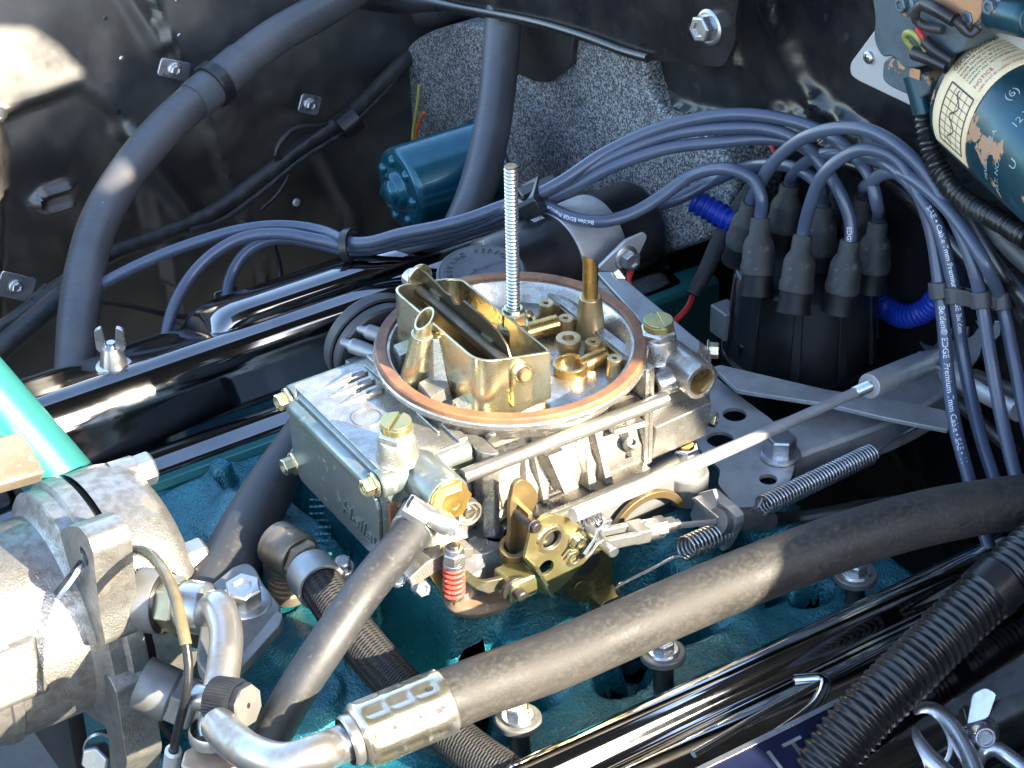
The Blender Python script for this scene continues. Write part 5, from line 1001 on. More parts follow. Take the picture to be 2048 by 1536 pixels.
for nm, col, off in (('yellow_wire', 'yellow', 0), ('orange_wire', 'orange', 8)):
    t = thing(nm, 'thin yellow green wire rising behind the turquoise motor' if off == 0 else 'short orange wire beside the yellow green wire', 'wire', U(828, 250, f=-200))
    pts = ((838, 170), (836, 200), (830, 240), (826, 282), (832, 310)) if off == 0 else ((848, 225), (838, 245), (832, 270), (834, 310))
    g = G().tube(spline(pf([(x, y, -196) for x, y in pts]), 3), 1.3, 10); obj('insulation', g, M_[col], t)
# wiper motor, upper right
wm = thing('wiper_motor', 'old wiper motor with peeling paint and a printed paper label, upper right', 'wiper motor', U(1980, 250, f=-215))
WF = -232
g = plate_f(G(), [(1818, -30), (1800, 0), (1708, 124), (1708, 146), (1722, 158), (1890, 238), (2100, 300), (2150, -60)], WF, 3, rr=4); pt_ = obj('mounting_plate', g, M_['plate'], wm, bevel=1)
p = U(1740, 114, f=WF + 3); g = G(ax(p, (1, .05, .1))); g.lathe([(3.8, 0), (3.7, 1.0), (2.8, 2.2), (1.2, 2.8), (0, 2.9)], 24); ps = obj('plate_screw', g, M_['steel'], wm)
for k in (0, 1): g = G(ax(p, (1, .05, .1)) @ Matrix.Rotation(R(20 + 90 * k), 4, 'Z')); g.box(-2, 2, -.35, .35, 2.2, 3.0); obj('cross_slot', g, M_['inkgap'], ps)
g = plate_f(G(), [(1800, -60), (1812, 20), (1806, 60), (1826, 98), (1846, 90), (1870, 120), (1920, 110), (1990, 80), (2010, 20), (2060, -20), (2060, -80)], WF + 4, 20, rr=5); obj('gearbox', g, M_['gearbox'], wm, bevel=2)
g = plate_f(G(), [(1850, -40), (1870, 4), (1900, 40), (1952, 52), (1974, 20), (1968, -40)], WF + 25, 2.2, rr=8); obj('bare_cover', g, M_['bare'], wm, bevel=.8)
for x, y in ((1812, 8), (1988, 12), (1945, 35)): bolt(U(x, y, f=WF + 24), (1, 0, .1), M_['gearbox'], wm, af=7, h=4.5, wr=6, name='cover_screw')
p = U(2020, 30, f=WF + 20); g = G(ax(p, (.2, 1, .3))); g.lathe([(9, -10), (9, 16), (7, 19), (0, 19)], 28); obj('crank_boss', g, M_['wipermotor'], wm, bevel=.6)
g = plate_f(G(), [(1808, 108), (1826, 98), (1856, 116), (1900, 140), (1904, 170), (1880, 186), (1822, 160), (1806, 146)], WF + 8, 14, rr=3); obj('terminal_block', g, M_['gearbox'], wm, bevel=1.4)
g = plate_f(G(), [(1822, 134), (1842, 140), (1840, 160), (1820, 152)], WF + 22.2, .6); obj('bare_patch', g, M_['bare'], wm)
g = G(ax(U(1816, 126, f=WF + 18), (1, .2, .2))); g.hexn(6, 0, 5, ch=.6); obj('terminal_stud', g, M_['rusty'], wm, bevel=.3)
def ww(pts, r, m, part): g = G().tube(spline(pf([(x, y, WF + dz) for x, y, dz in pts]), 2), r, 12); return obj(part, g, M_[m], wm)
ww(((1886, 60, 26), (1850, 52, 28), (1832, 40, 30), (1834, 18, 32), (1852, 8, 32), (1880, 22, 32), (1915, 44, 32), (1930, 62, 30), (1945, 68, 28), (1956, 56, 26)), 2.3, 'harness', 'black_lead')
ww(((1850, 8, 33), (1880, 22, 34), (1910, 40, 33)), 3.6, 'plastic', 'shrink_sleeve')
ww(((1830, 108, 26), (1822, 92, 28), (1810, 76, 30), (1812, 66, 31), (1826, 66, 31), (1840, 80, 30), (1852, 100, 27)), 1.6, 'yellow', 'yellow_lead')
ww(((1834, 58, 30), (1842, 70, 30), (1852, 86, 29), (1866, 108, 26)), 1.6, 'red', 'red_lead')
ww(((1828, 106, 28), (1860, 118, 27), (1895, 134, 25)), 3.4, 'plastic', 'black_sleeve'); ww(((1850, 82, 30), (1870, 100, 29), (1905, 122, 26)), 3.2, 'plastic', 'black_sleeve')
# motor cylinder with label: axis runs down to the right in the picture
ca = U(1930, 160, f=WF + 42); cb_ = U(2130, 262, f=WF + 62); ad = (cb_ - ca).normalized(); RM = 34.2
Mm = ax(ca, ad, CAM - ca); La = 130
cen = CAM + ray(1991.4, 197.2).normalized() * 1110
Mm = ax(cen - V((0, 0, 0)), V((.227, .974, -.012)), CAM - cen)
g = G(Mm); g.lathe([(0, -9), (RM - 12, -9), (RM - 3, -7), (RM, -3), (RM, 92), (RM - 4, 97), (0, 97)], 72); obj('motor_can', g, M_['wipermotor'], wm, ang=40)
def onr(a, z, r=RM): return Mm @ V((r * math.cos(R(a)), r * math.sin(R(a)), z))
# printed label wrapped round the can; a = angle, z = along the can
A0, A1, Z0, Z1 = 72, -115, 0, 31
def lab(a, z, h=.35): return onr(A0 + (A1 - A0) * a, Z0 + (Z1 - Z0) * z + 1.2 * math.sin(a * 9) * (1 if z > .5 else .5), RM + h)
g = G(); g.grid(60, 8, lambda a, b: lab(a, b)); lb = obj('paper_label', g, M_['paper'], wm)
sol = lb.modifiers.new('thick', 'SOLIDIFY'); sol.thickness = .0003
def wrap(vs, fs, a0, z0, m, name, rot=0, h=.62):
    """lay flat lettering (x along the angle, y along the can) on the label"""
    arc = abs(A1 - A0) * math.pi / 180 * RM; g = G(); pts = []
    for v in vs:
        x, y = (v.x, v.y) if not rot else (v.x * math.cos(rot) - v.y * math.sin(rot), v.x * math.sin(rot) + v.y * math.cos(rot))
        pts.append(lab(a0 + x / arc, z0 - y / (Z1 - Z0), h + max(0, v.z) * .05))
    g.v = [p for p in pts]; g.f = list(fs); return obj(name, g, m, lb)
def rule(x0, y0, x1, y1, w=.35):
    d = V((x1 - x0, y1 - y0, 0)); n = V((-d.y, d.x, 0)).normalized() * w / 2; k = max(1, int(d.length / 2)); vs = []; fs = []
    for i in range(k + 1): q = V((x0, y0, 0)) + d * (i / k); vs += [q + n, q - n]
    for i in range(k): fs.append((2*i, 2*i+1, 2*i+3, 2*i+2))
    return vs, fs
# label print: the words that can be read in the photo
def lrow(s, size, a, z, m, nm):
    z = z + size * .8 / (Z1 - Z0)
    v_, f_ = text(s, size, .05); wrap(v_, f_, a, z, M_[m], nm, rot=0)
lrow('OSCILLOSCOPE TESTED', 3.6, .36, .06, 'ink', 'label_heading')
for k, s in enumerate(('THIS MOTOR HAS BEEN INDIVIDUALLY OSCILLO-', 'SCOPE TESTED AT THE FACTORY TO MEET GENERAL MOTORS', 'SPECIFICATIONS. BE SURE MOTOR SWITCH IS IN', 'COMPLETE INSTALLATION. TEST BEFORE YOU', 'PRESENT WILL MOTOR REPAIRS')): lrow(s, 2.0, .36, .19 + k * .092, 'ink', 'label_print')
lrow('NOTICE', 3.4, .36, .68, 'redink', 'label_notice')
for k, s in enumerate(('FORM RETAINED FROM ORIGINAL ASSEMBLY', 'LABEL MUST BE CLEARLY WITHIN VIEW')): lrow(s, 1.8, .52 if k == 0 else .36, .70 + k * .13, 'redink', 'label_print')
arc = abs(A1 - A0) * math.pi / 180 * RM
def lr(x0, y0, x1, y1, w=.35, m='ink'): v_, f_ = rule(x0, y0, x1, y1, w); return (v_, f_)
gv = []; gf = []
def addr(v_, f_):
    o = len(gv); gv.extend(v_); gf.extend([tuple(k + o for k in f) for f in f_])
X0, X1, Y0, Y1 = 6, 36, -27, -7
for i in range(9): addr(*rule(X0 + (X1 - X0) * i / 8, Y0, X0 + (X1 - X0) * i / 8, Y1, .3 if 0 < i < 8 else .8))
for i in range(5): addr(*rule(X0, Y0 + (Y1 - Y0) * i / 4, X1, Y0 + (Y1 - Y0) * i / 4, .3 if 0 < i < 4 else .8))
wrap(gv, gf, 0, 0, M_['ink'], 'label_graph'); gv = []; gf = []
for i in range(27): x = X0 + 2 + i; addr(*rule(x, -17 + 2.4 * math.sin(i * .55), x + 1, -17 + 2.4 * math.sin((i + 1) * .55), .6))
wrap(gv, gf, 0, 0, M_['ink'], 'label_trace', h=.68); gv = []; gf = []
for rr_ in (6.5, 5, 3.2, 1.6):
    for i in range(20): a, b = i * .314, (i + 1) * .314; addr(*rule(92 + rr_ * 1.5 * math.cos(a), -14 + rr_ * math.sin(a), 92 + rr_ * 1.5 * math.cos(b), -14 + rr_ * math.sin(b), .9))
wrap(gv, gf, 0, 0, M_['redink'], 'label_emblem')
for s, a, z, sz in (('(6)', -4, 46, 7), ('MADE IN U.S.A.', 62, 52, 4), ('PAT. NO.', 66, 62, 4.5), ('12 V', 8, 62, 6), ('U', 34, 74, 7)):
    v_, f_ = text(s, sz, .2); g = G(); g.v = [onr(a - math.degrees(v.x / RM), z - v.y, RM + .12 + max(0, v.z)) for v in v_]; g.f = list(f_); obj('stamped_mark', g, M_['scratch'], wm)
# black corrugated loom below the wiper motor and weatherstrip hoses
wl = thing('wiper_loom', 'black corrugated loom dropping from the wiper motor to the right edge', 'conduit', U(1900, 380, f=-215))
g = G().tube(spline(pf([(1846, 190, -216), (1850, 240, -214), (1862, 300, -212), (1890, 360, -210), (1935, 405, -208), (1995, 440, -206), (2060, 480, -204)]), .9), lambda L: 4.9 + .8 * math.cos(2 * math.pi * L / 3.0), 18); obj('loom_skin', g, M_['plastic'], wl, ang=80)
g = G().tube(spline(pf([(1828, 150, -214), (1838, 185, -214), (1848, 225, -214)]), 3), 5.6, 14); obj('plug', g, M_['wipermotor'], wl)
ws = thing('black_hoses', 'dark hoses and rubber seal below the wiper motor at the right edge', 'hose', U(2000, 540, f=-225))
for k, pts in enumerate((((1930, 400, -236), (1970, 470, -234), (2010, 530, -232), (2080, 620, -228)), ((1975, 420, -226), (2015, 480, -222), (2080, 540, -218)), ((1700, 330, -244), (1780, 360, -242), (1860, 430, -240), (1940, 520, -236), (2060, 640, -228)))):
    g = G().tube(spline(pf(pts), 4), (8, 6.5, 5)[k], 18); obj('rubber_hose', g, M_['gloss'] if k != 1 else M_['hose'], ws)
# ================================================================== IGNITION
dist = thing('distributor', 'black distributor cap ringed by dusty rubber boots and blue wires', 'distributor', U(1610, 760, z=-110))
DC = U(1612, 530, z=-40)
g = G(Matrix.Translation((DC.x, DC.y, 0))); g.lathe([(0, -40), (36, -40), (38.6, -42), (39.2, -46), (40.5, -70), (42, -92), (44.5, -93), (44.5, -102), (40, -103), (38, -140), (0, -140)], 72); cap_ = obj('cap_body', g, M_['cap'], dist, ang=40)
for k in range(10):
    a = R(k * 36 + 10); g = G(Matrix.Translation((DC.x, DC.y, 0)) @ Matrix.Rotation(a, 4, 'Z')); g.hexa([(40, -3.2, -91), (44.6, -3, -91), (44.6, 3, -91), (40, 3.2, -91)], [(37.6, -2.6, -43), (39.6, -2.2, -43), (39.6, 2.2, -43), (37.6, 2.6, -43)]); obj('cap_rib', g, M_['cap'], dist, bevel=.8)
p = U(1500, 700, z=-84); g = G(ax(p, (0, 0, 1))); g.cyl(7, -8, 6, 24, ch=1); g.cyl(4.2, 6, 7.2, 20); obj('cap_screw', g, M_['cap'], dist, bevel=.4)
g = G(Matrix.Translation((DC.x + 36, DC.y - 22, 0))); g.box(-6, 6, -8, 6, -84, -66); obj('cap_clip', g, M_['castdull'], dist, bevel=1)
TOW = [((1515, 546), (1521, 436)), ((1592, 580), (1606, 470)), ((1684, 580), (1701, 480)), ((1746, 538), (1756, 442)), ((1484, 486), (1503, 404)), ((1566, 452), (1580, 368)), ((1722, 470), (1728, 392)), ((1652, 440), (1656, 372)), ((1640, 500), (1645, 410))]
tops = []
for b, t in TOW:
    B = U(*b, z=-31); T = U(*t, z=-4); tops.append((B, T)); d = (T - B).normalized()
    g = G(ax(B, d)); g.lathe([(9.6, -12), (8.6, -8), (8.6, 4)], 24); obj('tower', g, M_['captower'], dist, ang=40)
wires = 'blue spark plug wires from the distributor'
def boot(B, T, par):
    d = (T - B); L = d.length
    g = G(ax(B, d)); g.lathe([(8.6, -1), (9.2, -.5), (9.4, 4), (8.8, 5.2), (8.5, L * .5), (7.6, L * .6), (5.7, L * .7), (5.3, L * .96), (4.9, L), (3.4, L)], 32); return obj('boot', g, M_['boot'], par, ang=45)
def sparkwire(lab, top, pts, name='spark_plug_wire'):
    P = []
    if top is not None: B, T = tops[top]; d = (T - B).normalized(); P = [T - d * 6, T + d * 2]
    for x, y, z in pts:
        q = U(x, y, z=z); P.append(q if q.x > -212 + min(0, (q.z + 10) * .05) or x > 1995 and y > 600 else U(x, y, f=-210))
    path = spline(P, 2.5)
    t = thing(name, lab, 'ignition wire', path[len(path) // 2], wires)
    obj('insulation', G().tube(path, 3.5, 16), M_['wire'], t)
    if top is not None: boot(*tops[top], t)
    return t, path
W1, p1 = sparkwire('blue wire with white printing, leftmost strand below the black separator', 1, [(1618, 418, 12), (1645, 352, 34), (1690, 312, 48), (1740, 298, 56), (1795, 320, 54), (1838, 390, 40), (1864, 470, 24), (1877, 560, 4), (1886, 640, -14), (1895, 740, -34), (1910, 850, -52), (1936, 950, -63), (1968, 1060, -76), (2000, 1170, -96), (2030, 1280, -118)])
W2, p2 = sparkwire('blue wire arching highest over the distributor, third strand at the black separator', 4, [(1518, 372, 8), (1535, 340, 20), (1572, 300, 36), (1620, 270, 50), (1690, 255, 62), (1750, 265, 66), (1820, 312, 62), (1880, 388, 48), (1920, 462, 32), (1948, 540, 16), (1964, 610, 2), (1982, 720, -20), (2002, 830, -42), (2028, 940, -60), (2058, 1040, -74)])
W3, p3 = sparkwire('blue wire from the back of the distributor, second strand at the black separator', 5, [(1588, 348, 8), (1612, 325, 22), (1650, 308, 34), (1700, 308, 40), (1780, 332, 42), (1838, 390, 32), (1876, 455, 20), (1900, 540, 6), (1913, 610, -8), (1924, 700, -28), (1943, 800, -48), (1966, 890, -60), (1992, 970, -68), (2020, 1060, -80)])
W4, p4 = sparkwire('blue wire nearest the right edge, rightmost strand at the black separator', 6, [(1738, 368, 8), (1765, 348, 20), (1805, 348, 28), (1865, 388, 30), (1922, 452, 24), (1972, 530, 12), (2004, 610, 0), (2028, 720, -22), (2052, 840, -44), (2085, 950, -60)])
L1, q1 = sparkwire('blue wire from the front left boot dipping low before the black loom', 0, [(1524, 402, 6), (1508, 362, 15), (1472, 341, 19), (1430, 338, 16), (1380, 353, 8), (1320, 395, -4), (1262, 428, -12), (1200, 443, -15), (1140, 434, -16), (1090, 410, -16), (1048, 398, -16)])
L2, q2_ = sparkwire('blue wire forming the topmost arc over the grey box to the left', 3, [(1754, 408, 6), (1738, 350, 20), (1694, 298, 32), (1640, 262, 40), (1580, 241, 44), (1500, 229, 42), (1420, 233, 36), (1310, 260, 24), (1210, 306, 10), (1120, 365, -4), (1050, 402, -14)])
L3, q3 = sparkwire('blue wire from the front right boot crossing under the arcs to the left', 2, [(1700, 440, 6), (1682, 390, 18), (1642, 325, 30), (1592, 278, 36), (1530, 257, 36), (1450, 256, 32), (1340, 270, 22), (1220, 315, 8), (1130, 366, -6), (1055, 406, -18)])
L4, q4 = sparkwire('blue wire lowest of the three arcs in front of the grey box', 7, [(1652, 345, 10), (1625, 308, 20), (1590, 287, 26), (1530, 277, 28), (1440, 284, 24), (1330, 298, 16), (1225, 334, 4), (1135, 380, -10), (1060, 410, -20)])
CW, q5 = sparkwire('dark coil lead at the centre of the distributor cap', 8, [(1640, 372, 6), (1600, 340, 6), (1520, 330, -8), (1430, 360, -24), (1360, 396, -34), (1290, 420, -42), (1240, 440, -46)], 'coil_wire')
# strands left of the loom
for lab, pts in (('blue wire looping far left past the heater hose', [(1048, 398, -16), (1000, 414, -22), (940, 436, -28), (880, 452, -34), (800, 468, -42), (740, 484, -50), (700, 484, -54), (650, 464, -58), (600, 454, -60), (540, 452, -62), (470, 462, -66), (400, 482, -72), (320, 511, -80), (240, 548, -90), (190, 576, -98), (140, 604, -104)]),
                 ('blue wire bending down behind the far valve cover, left of the clip', [(1050, 402, -14), (1000, 420, -24), (940, 444, -32), (880, 462, -40), (800, 478, -48), (740, 492, -54), (700, 494, -58), (640, 480, -60), (560, 467, -60), (490, 474, -62), (430, 505, -68), (380, 555, -78), (345, 620, -90), (330, 690, -104), (330, 740, -112)]),
                 ('blue wire making a tight loop in the dark above the far valve cover', [(1055, 406, -18), (1000, 430, -28), (940, 452, -36), (880, 470, -46), (800, 486, -54), (740, 500, -60), (690, 500, -64), (630, 486, -66), (560, 477, -68), (505, 495, -74), (470, 535, -84), (455, 585, -94), (465, 640, -104), (480, 690, -112)]),
                 ('short blue wire curling down right of the clip behind the carburetor', [(1060, 410, -20), (1000, 440, -34), (940, 462, -46), (880, 480, -54), (800, 500, -64), (740, 515, -72), (700, 535, -80), (670, 565, -88), (650, 600, -96), (645, 640, -104)])):
    sparkwire(lab, None, pts)
wc_ = thing('wire_clip', 'black ring clip gathering the blue wires left of the upright hose', 'clip', U(700, 494, z=-58)); a = U(700, 492, z=-58); b = U(740, 488, z=-54)
g = G(ax(a, b - a)); g.pipe(10.5, 8.6, -2, 3.5, 24); obj('ring', g, M_['plastic'], wc_, bevel=.5)
wl2 = thing('wire_loom', 'black wire loom clip holding the blue wires beside the threaded stud', 'clip', U(1060, 404, z=-16)); a = U(1085, 385, z=-10); b = U(1040, 408, z=-18)
g = G(ax(a, b - a, (0, 0, 1))); g.prism(rpoly([(-6, -15), (6, -15), (6, 12), (-6, 12)], 3), 0, 12); obj('loom_bar', g, M_['plastic'], wl2, bevel=1)
g = G(); q = [U(x, y, z=-6) for x, y in ((1032, 375), (1108, 345), (1116, 358), (1045, 394))]; g.hexa([v - V((0, 0, 7)) for v in q], q); obj('loom_arm', g, M_['plastic'], wl2, bevel=1.5)
# separator on the right hand strands
se = thing('wire_separator', 'black plastic separator strip holding four blue wires apart', 'clip', U(1930, 592, z=-24))
def near_i(path, y): return min(range(len(path)), key=lambda i: abs(PX(path[i])[1] - y) + (500 if path[i].y < 40 and y > 560 else 0))
cps = []
for path, y in ((p1, 585), (p3, 590), (p2, 596), (p4, 600)): cps.append(path[near_i(path, y)])
dn = (p1[near_i(p1, 620)] - p1[near_i(p1, 560)]).normalized()
for c in cps: g = G(ax(c, dn)); g.pipe(5.6, 3.5, -4.2, 4.2, 24); obj('wire_ring', g, M_['plasticgrey'], se, bevel=.6)
for a, b in zip(cps, cps[1:]):
    for k in (-3.2, 3.2):
        n_ = dn.cross(b - a).normalized(); L = (b - a).length; g = G(ax(a + n_ * k * .9, b - a, dn)); g.box(-4, 4, -.9, .9, 4, L - 4); obj('link_bar', g, M_['plasticgrey'], se, bevel=.5)
# printing along the wires
def print_on(path, wire, y0, s, size, side=0, rev=False, name='wire_print'):
    i0 = near_i(path, y0); P = path[i0:]; 
    if rev: P = path[:i0 + 1][::-1]
    T_, N_ = frames(P); acc = [0]
    for a, b in zip(P, P[1:]): acc.append(acc[-1] + (b - a).length)
    v_, f_ = text(s, size, .05); r = 3.56; g = G(); out = []
    for v in v_:
        x = v.x
        if x > acc[-1] - .5: x = acc[-1] - .5
        k = max(i for i in range(len(acc)) if acc[i] <= max(0, x)); k = min(k, len(P) - 2); t = (x - acc[k]) / (acc[k + 1] - acc[k])
        c = P[k].lerp(P[k + 1], t); tn = (P[k + 1] - P[k]).normalized(); n = CAM - c; n = (n - tn * n.dot(tn)).normalized(); w = n.cross(tn) * (-1)
        w = -(tn.cross(n)) if False else n.cross(tn)
        a = side + (v.y - size * .33) / r
        out.append(c + (n * math.cos(a) + w * math.sin(a)) * (r + max(0, v.z)))
    g.v = out; g.f = list(f_); return obj(name, g, M_['whiteink'], wire)
print_on(p1, W1, 612, 'Belden\u00ae EDGE  Premium 7mm Cable \u2022 SAE \u2022 11', 4.4)
print_on(p3, W3, 420, 'SAE \u2022 Cable 7mm Premium EDGE Belden', 3.9, .15)
print_on(q3, L3, 455, 'EDGE Premium 7mm', 3.6, -.3, rev=True)
print_on(q1, L1, 445, 'Belden EDGE Premium', 3.2, .2)
# ignition coil and its clamp
co = thing('ignition_coil', 'black ignition coil held by a grey steel clamp behind the carburetor', 'ignition coil', U(1130, 500, z=-60))
c = U(1128, 506, z=-44); d = V((-.96, -.12, -.02)).normalized(); Mk = ax(c, d, (0, 0, 1))
g = G(Mk); g.lathe([(0, -58), (18, -58), (24.5, -54), (25.5, -50), (25.5, 52), (23, 56), (0, 56)], 56); obj('coil_can', g, M_['plastic'], co, ang=40)
g = G(Mk); g.lathe([(25.6, -8), (26.4, -8), (26.8, -6), (26.8, 22), (26.4, 24), (25.6, 24)], 56); cl = obj('clamp_band', g, M_['bracket'], co, bevel=.3)
g = G(Mk); v_, f_ = text('IIIIIII', 5, .1); g.at(Mk @ Matrix.Rotation(R(0), 4, 'Z') @ Matrix.Translation((25.7, 0, 0)) @ Matrix.Rotation(R(90), 4, 'Y')).add([V((v.x * .9 + 12, v.y - 6, v.z)) for v in v_], f_); obj('coil_mark', g, M_['whiteink'], co)
p = U(1250, 512, z=-34); g = plate_l(G(), [(1190, 535), (1248, 478), (1285, 462), (1290, 470), (1268, 520), (1262, 538), (1236, 545)], p.y, 2.2, rr=2); obj('clamp_flange', g, M_['bracket'], co, bevel=.4)
bolt(U(1252, 516, l=p.y + 2.2), (0, 1, .1), M_['steel'], co, af=10, h=7, wr=7.5, name='clamp_nut', spin=.4)
p = U(980, 487, z=-20); g = G(Matrix.Translation(p)); g.pipe(4.2, 1.6, -10, 1, 20); obj('coil_terminal', g, M_['brass'], co, bevel=.3)
# grey moulded diaphragm lid behind the choke tower
dl = thing('diaphragm_lid', 'round charcoal lid with raised lettering behind the gold tower', 'lid', U(960, 545, z=-24))
c = U(962, 548, z=-16); Md = ax(c, (.10, .10, 1), (gx.x, gx.y, 0)); g = G(Md); g.lathe([(0, 2.2), (20.5, 2.2), (21, 1.6), (22.5, 1.8), (23.5, 1), (24, -2), (24, -12), (0, -12)], 64); lid = obj('lid_disc', g, M_['discgrey'], dl, ang=35)
arc_t = 'DRIVING PERFORMANCE'
for i, ch in enumerate(arc_t):
    if ch == ' ': continue
    a = R(205 - i * 13.2); v_, f_ = text(ch, 5.0, .7, 'CENTER'); g = G(Md @ Matrix.Translation((15.2 * math.cos(a), 15.2 * math.sin(a), 2.4)) @ Matrix.Rotation(a - math.pi / 2, 4, 'Z')); g.add(v_, f_); obj('raised_letter', g, M_['discgrey'], lid, bevel=.15)
zz = [(-13, -2), (-8, -5), (-3, 0), (-4, 1), (3, 2.5), (2, 4), (12, 7)]
g = G(Md @ Matrix.Translation((0, 0, 2.3))); 
for (x0, y0), (x1, y1) in zip(zz, zz[1:]):
    d = V((x1 - x0, y1 - y0, 0)); n = V((-d.y, d.x, 0)).normalized() * .4; g.add([V((x0, y0, 0)) + n, V((x0, y0, 0)) - n, V((x1, y1, 0)) - n, V((x1, y1, 0)) + n, V((x0, y0, .5)) + n, V((x0, y0, .5)) - n, V((x1, y1, .5)) - n, V((x1, y1, .5)) + n], [(4, 5, 6, 7), (0, 1, 5, 4), (2, 3, 7, 6)])
obj('raised_line', g, M_['discgrey'], lid)
# blue split conduits round the distributor
def corr(name, lab, pts, r, amp, pitch, m, part='conduit_skin'):
    t = thing(name, lab, 'conduit', px3(pts)[len(pts) // 2]); obj(part, G().tube(spline(px3(pts), .8), lambda L: r + amp * math.cos(2 * math.pi * L / pitch), 18), M_[m], t, ang=80); return t
corr('blue_conduit', 'bright blue corrugated conduit left of the distributor boots', [(1392, 402, -40), (1420, 418, -42), (1450, 436, -44), (1480, 452, -46), (1510, 470, -50)], 6.6, .9, 4.4, 'bluesleeve')
corr('blue_conduit', 'bright blue corrugated conduit curving right of the distributor below the separator', [(1755, 598, -78), (1785, 624, -78), (1820, 632, -70), (1855, 618, -60), (1880, 585, -46), (1892, 540, -34), (1895, 490, -22), (1885, 440, -14)], 6.4, .7, 3.4, 'bluesleeve')
bl = thing('taped_lead', 'dark taped lead with red wire end left of the distributor', 'wire', px3([(1420, 540, -70)])[0])
g = G().tube(spline(px3([(1510, 372, -26), (1490, 400, -34), (1462, 440, -46), (1440, 480, -56), (1415, 535, -68), (1385, 590, -80)]), 3), lambda L: 5.2 - 1.2 * sst(40, 80, L), 14); obj('tape', g, M_['boot'], bl)
g = G().tube(spline(px3([(1388, 584, -80), (1375, 615, -84), (1352, 640, -88), (1338, 655, -90)]), 2), 1.8, 10); obj('red_lead', g, M_['red'], bl)
rw = thing('red_wire', 'short red wire between the coil clamp and the rear of the carburetor', 'wire', px3([(1270, 580, -50)])[0])
g = G().tube(spline(px3([(1262, 540, -40), (1256, 562, -44), (1268, 585, -50), (1285, 612, -60), (1300, 640, -70)]), 2), 1.9, 10); obj('insulation', g, M_['red'], rw)
rw = thing('red_wire', 'tiny red wire behind the blue arcs above the distributor', 'wire', pf([(1548, 290, -215)])[0])
g = G().tube(spline(pf([(1450, 262, -222), (1500, 272, -216), (1540, 288, -214), (1552, 310, -212), (1556, 340, -210)]), 2), 1.8, 10); obj('insulation', g, M_['red'], rw)
# ================================================================== LOWER RIGHT: dipstick loop, wing clamp, chrome shield
ht = thing('pull_ring', 'bent zinc rod loop beside the fat conduit at the bottom right', 'rod loop', px3([(1870, 1450, -100)])[0])
g = G().tube(spline(px3([(1905, 1560, -110), (1860, 1520, -106), (1828, 1480, -102), (1820, 1448, -100), (1838, 1424, -98), (1866, 1424, -98), (1895, 1446, -100), (1925, 1490, -104), (1950, 1545, -108), (1960, 1580, -110)]), 2.5), 4.6, 18); obj('loop_rod', g, M_['steel'], ht)
ht2 = thing('wire_bail', 'thin zinc rod hook right of the bent loop in the bottom right corner', 'rod loop', px3([(2000, 1500, -110)])[0])
g = G().tube(spline(px3([(1950, 1580, -112), (1950, 1535, -110), (1965, 1506, -108), (1990, 1498, -106), (2020, 1516, -108), (2060, 1548, -110), (2090, 1580, -112)]), 2.5), 3.8, 16); obj('loop_rod', g, M_['steel'], ht2)
wn2 = thing('wing_nut', 'zinc wing nut beside the rod loop in the bottom right corner', 'wing nut', px3([(1965, 1470, -108)])[0])
p = U(1964, 1470, z=-104); dN = (CAM - p).normalized(); g = G(ax(p, dN + V((0, .4, 0)))); g.lathe([(8, -10), (9, -4), (6.6, 0), (6, 6), (4.4, 8), (3.4, 8), (3.2, 6), (0, 6)], 28); obj('nut_body', g, M_['steel'], wn2, bevel=.3)
g = G(ax(p + V((0, 0, 2)), dN, RIGHT)); g.prism(rpoly([(-7, 3), (3, 6), (7, 17), (2, 20), (-4, 17)], 2), -2, 2); obj('wing', g, M_['steel'], wn2, bevel=.8)
cst = thing('chrome_shield', 'shiny chrome spark plug shield tube below the blue wires, right', 'heat shield', px3([(1985, 1310, -120)])[0])
a = U(1945, 1255, z=-105); b = U(2022, 1385, z=-135); d = (b - a).normalized(); g = G(ax(a, d)); g.lathe([(10.6, 0), (11, .6), (11, (b - a).length - 1), (10.4, (b - a).length), (9.6, (b - a).length - 1), (9.6, 0)], 36); obj('shield_tube', g, M_['bright'], cst)
hd_ = thing('exhaust_manifold', 'dark exhaust manifold in shadow at the bottom right', 'exhaust manifold', (-60, 290, -220))
g = G().tube(spline([V((120, 285, -190)), V((40, 300, -185)), V((-60, 300, -185)), V((-160, 290, -190)), V((-230, 270, -230))], 6), 26, 24); obj('log_casting', g, M_['steeldark'], hd_)
for f in (80, 0, -90, -170): g = G().tube(spline([V((f, 262, -165)), V((f - 5, 280, -160)), V((f - 10, 298, -178))], 4), 19, 20); obj('port_runner', g, M_['steeldark'], hd_)
p = U(1805, 1500, z=-120); g = G(); cs2 = thing('chrome_shield', 'crumpled chrome shield between the conduit and the rod loop', 'heat shield', p)
g = G(ax(U(1790, 1440, z=-110), U(1830, 1580, z=-135) - U(1790, 1440, z=-110))); g.lathe([(12 + .9 * math.sin(k * 1.1), k * 4) for k in range(14)], 30); obj('shield_tube', g, M_['bright'], cs2)
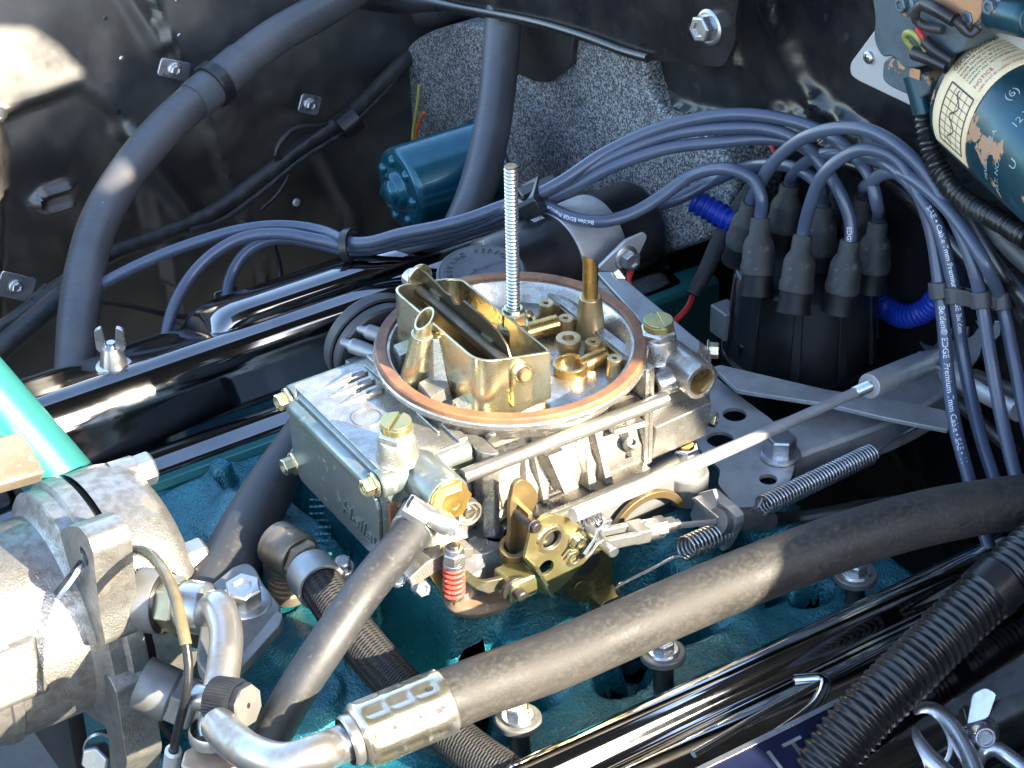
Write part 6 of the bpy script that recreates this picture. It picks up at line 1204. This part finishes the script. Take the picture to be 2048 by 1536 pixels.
# ================================================================== REST OF THE CAR ROUND THE BAY (out of view; partly added to shade the scene)
fen2 = thing('driver_fender', 'black outer fender edge on the near side of the engine bay', 'fender', (0, 560, -200))
g = G(); g.rings([[(f, y, z) for y, z in ((520, -330), (520, 58), (528, 72), (545, 78), (640, 80), (760, 50), (820, -60), (840, -330))] for f in (-620, -300, 100, 560)], closed=True); obj('fender_skin', g, M_['gloss'], fen2, bevel=6)
hood = thing('hood', 'raised black hood out of view, with an opening added to shape the sunlight, leaning over the engine bay', 'hood', (-420, 0, 60))
bp_ = [V((-8, 40, 6)), V((-33, 46, 0)), V((-88, 100, -20)), V((-83, 45, -45)), V((-115, 72, -85))]
EY = 640.0
eq = [p + SUN * ((EY - p.y) / SUN.y) for p in bp_]
mx_ = sum(p.x for p in eq) / 5; mz = sum(p.z for p in eq) / 5
sl = sum((p.x - mx_) * (p.z - mz) for p in eq) / sum((p.x - mx_) ** 2 for p in eq); TH = math.atan(sl)
u_ = V((math.cos(TH), 0, math.sin(TH))); n_ = V((-math.sin(TH), 0, math.cos(TH))); O = V((mx_, 0, mz))
Mh = frame(O, n_, u_)       # local x runs up the hood, y across the car
def on_hood(px_, py_, l=-470):
    p = U(px_, py_, l=-480); p = fen(p.x, p.z); t = (O - p).dot(n_) / SUN.dot(n_); q = Mh.inverted() @ (p + SUN * t); return (q.x, q.y)
sun_hole = [on_hood(x, y) for x, y in ((-60, 96), (92, 92), (140, 120), (240, 226), (226, 240), (185, 196), (34, 248), (26, 470), (-60, 500))]  # opening added to the hood so that sun falls as a patch on the fender
yy = Mh.inverted() @ V((O.x, EY, O.z))
sy = 1 if yy.y > 0 else -1
def sun_hit(p): t = (O - p).dot(n_) / SUN.dot(n_); q = Mh.inverted() @ (p + SUN * t); return (q.x, q.y)
edge = sorted([sun_hit(p) for p in (V((-115, 72, -85)), V((-84, 85, -22)), V((-33, 46, 6)), V((-8, 40, 14)))])
a_, b_ = edge[0], edge[1]; k0 = (edge[-1][1] - edge[0][1]) / (edge[-1][0] - edge[0][0])
poly = [(-330, -150), (700, -150), (700, edge[-1][1] + 30), (edge[-1][0] + 60, edge[-1][1] + 4)] + edge[::-1] + [(-330, edge[0][1] - 6)]  # outline bent and cut short to set where shade and skylight fall
g = G(Mh); g.prism(poly, 0, 14, [sun_hole]); obj('hood_panel', g, M_['gloss'], hood, bevel=2)


g = G(); g.rings([[(f, y, z) for f, z in ((-330, 60), (-120, 60), (-135, 150), (-180, 205), (-330, 230))] for y in (575, 640)]); obj('hose_shade_plate', g, M_['gloss'], hood, bevel=4)  # unseen block added to keep the sun off the right of the thick hose
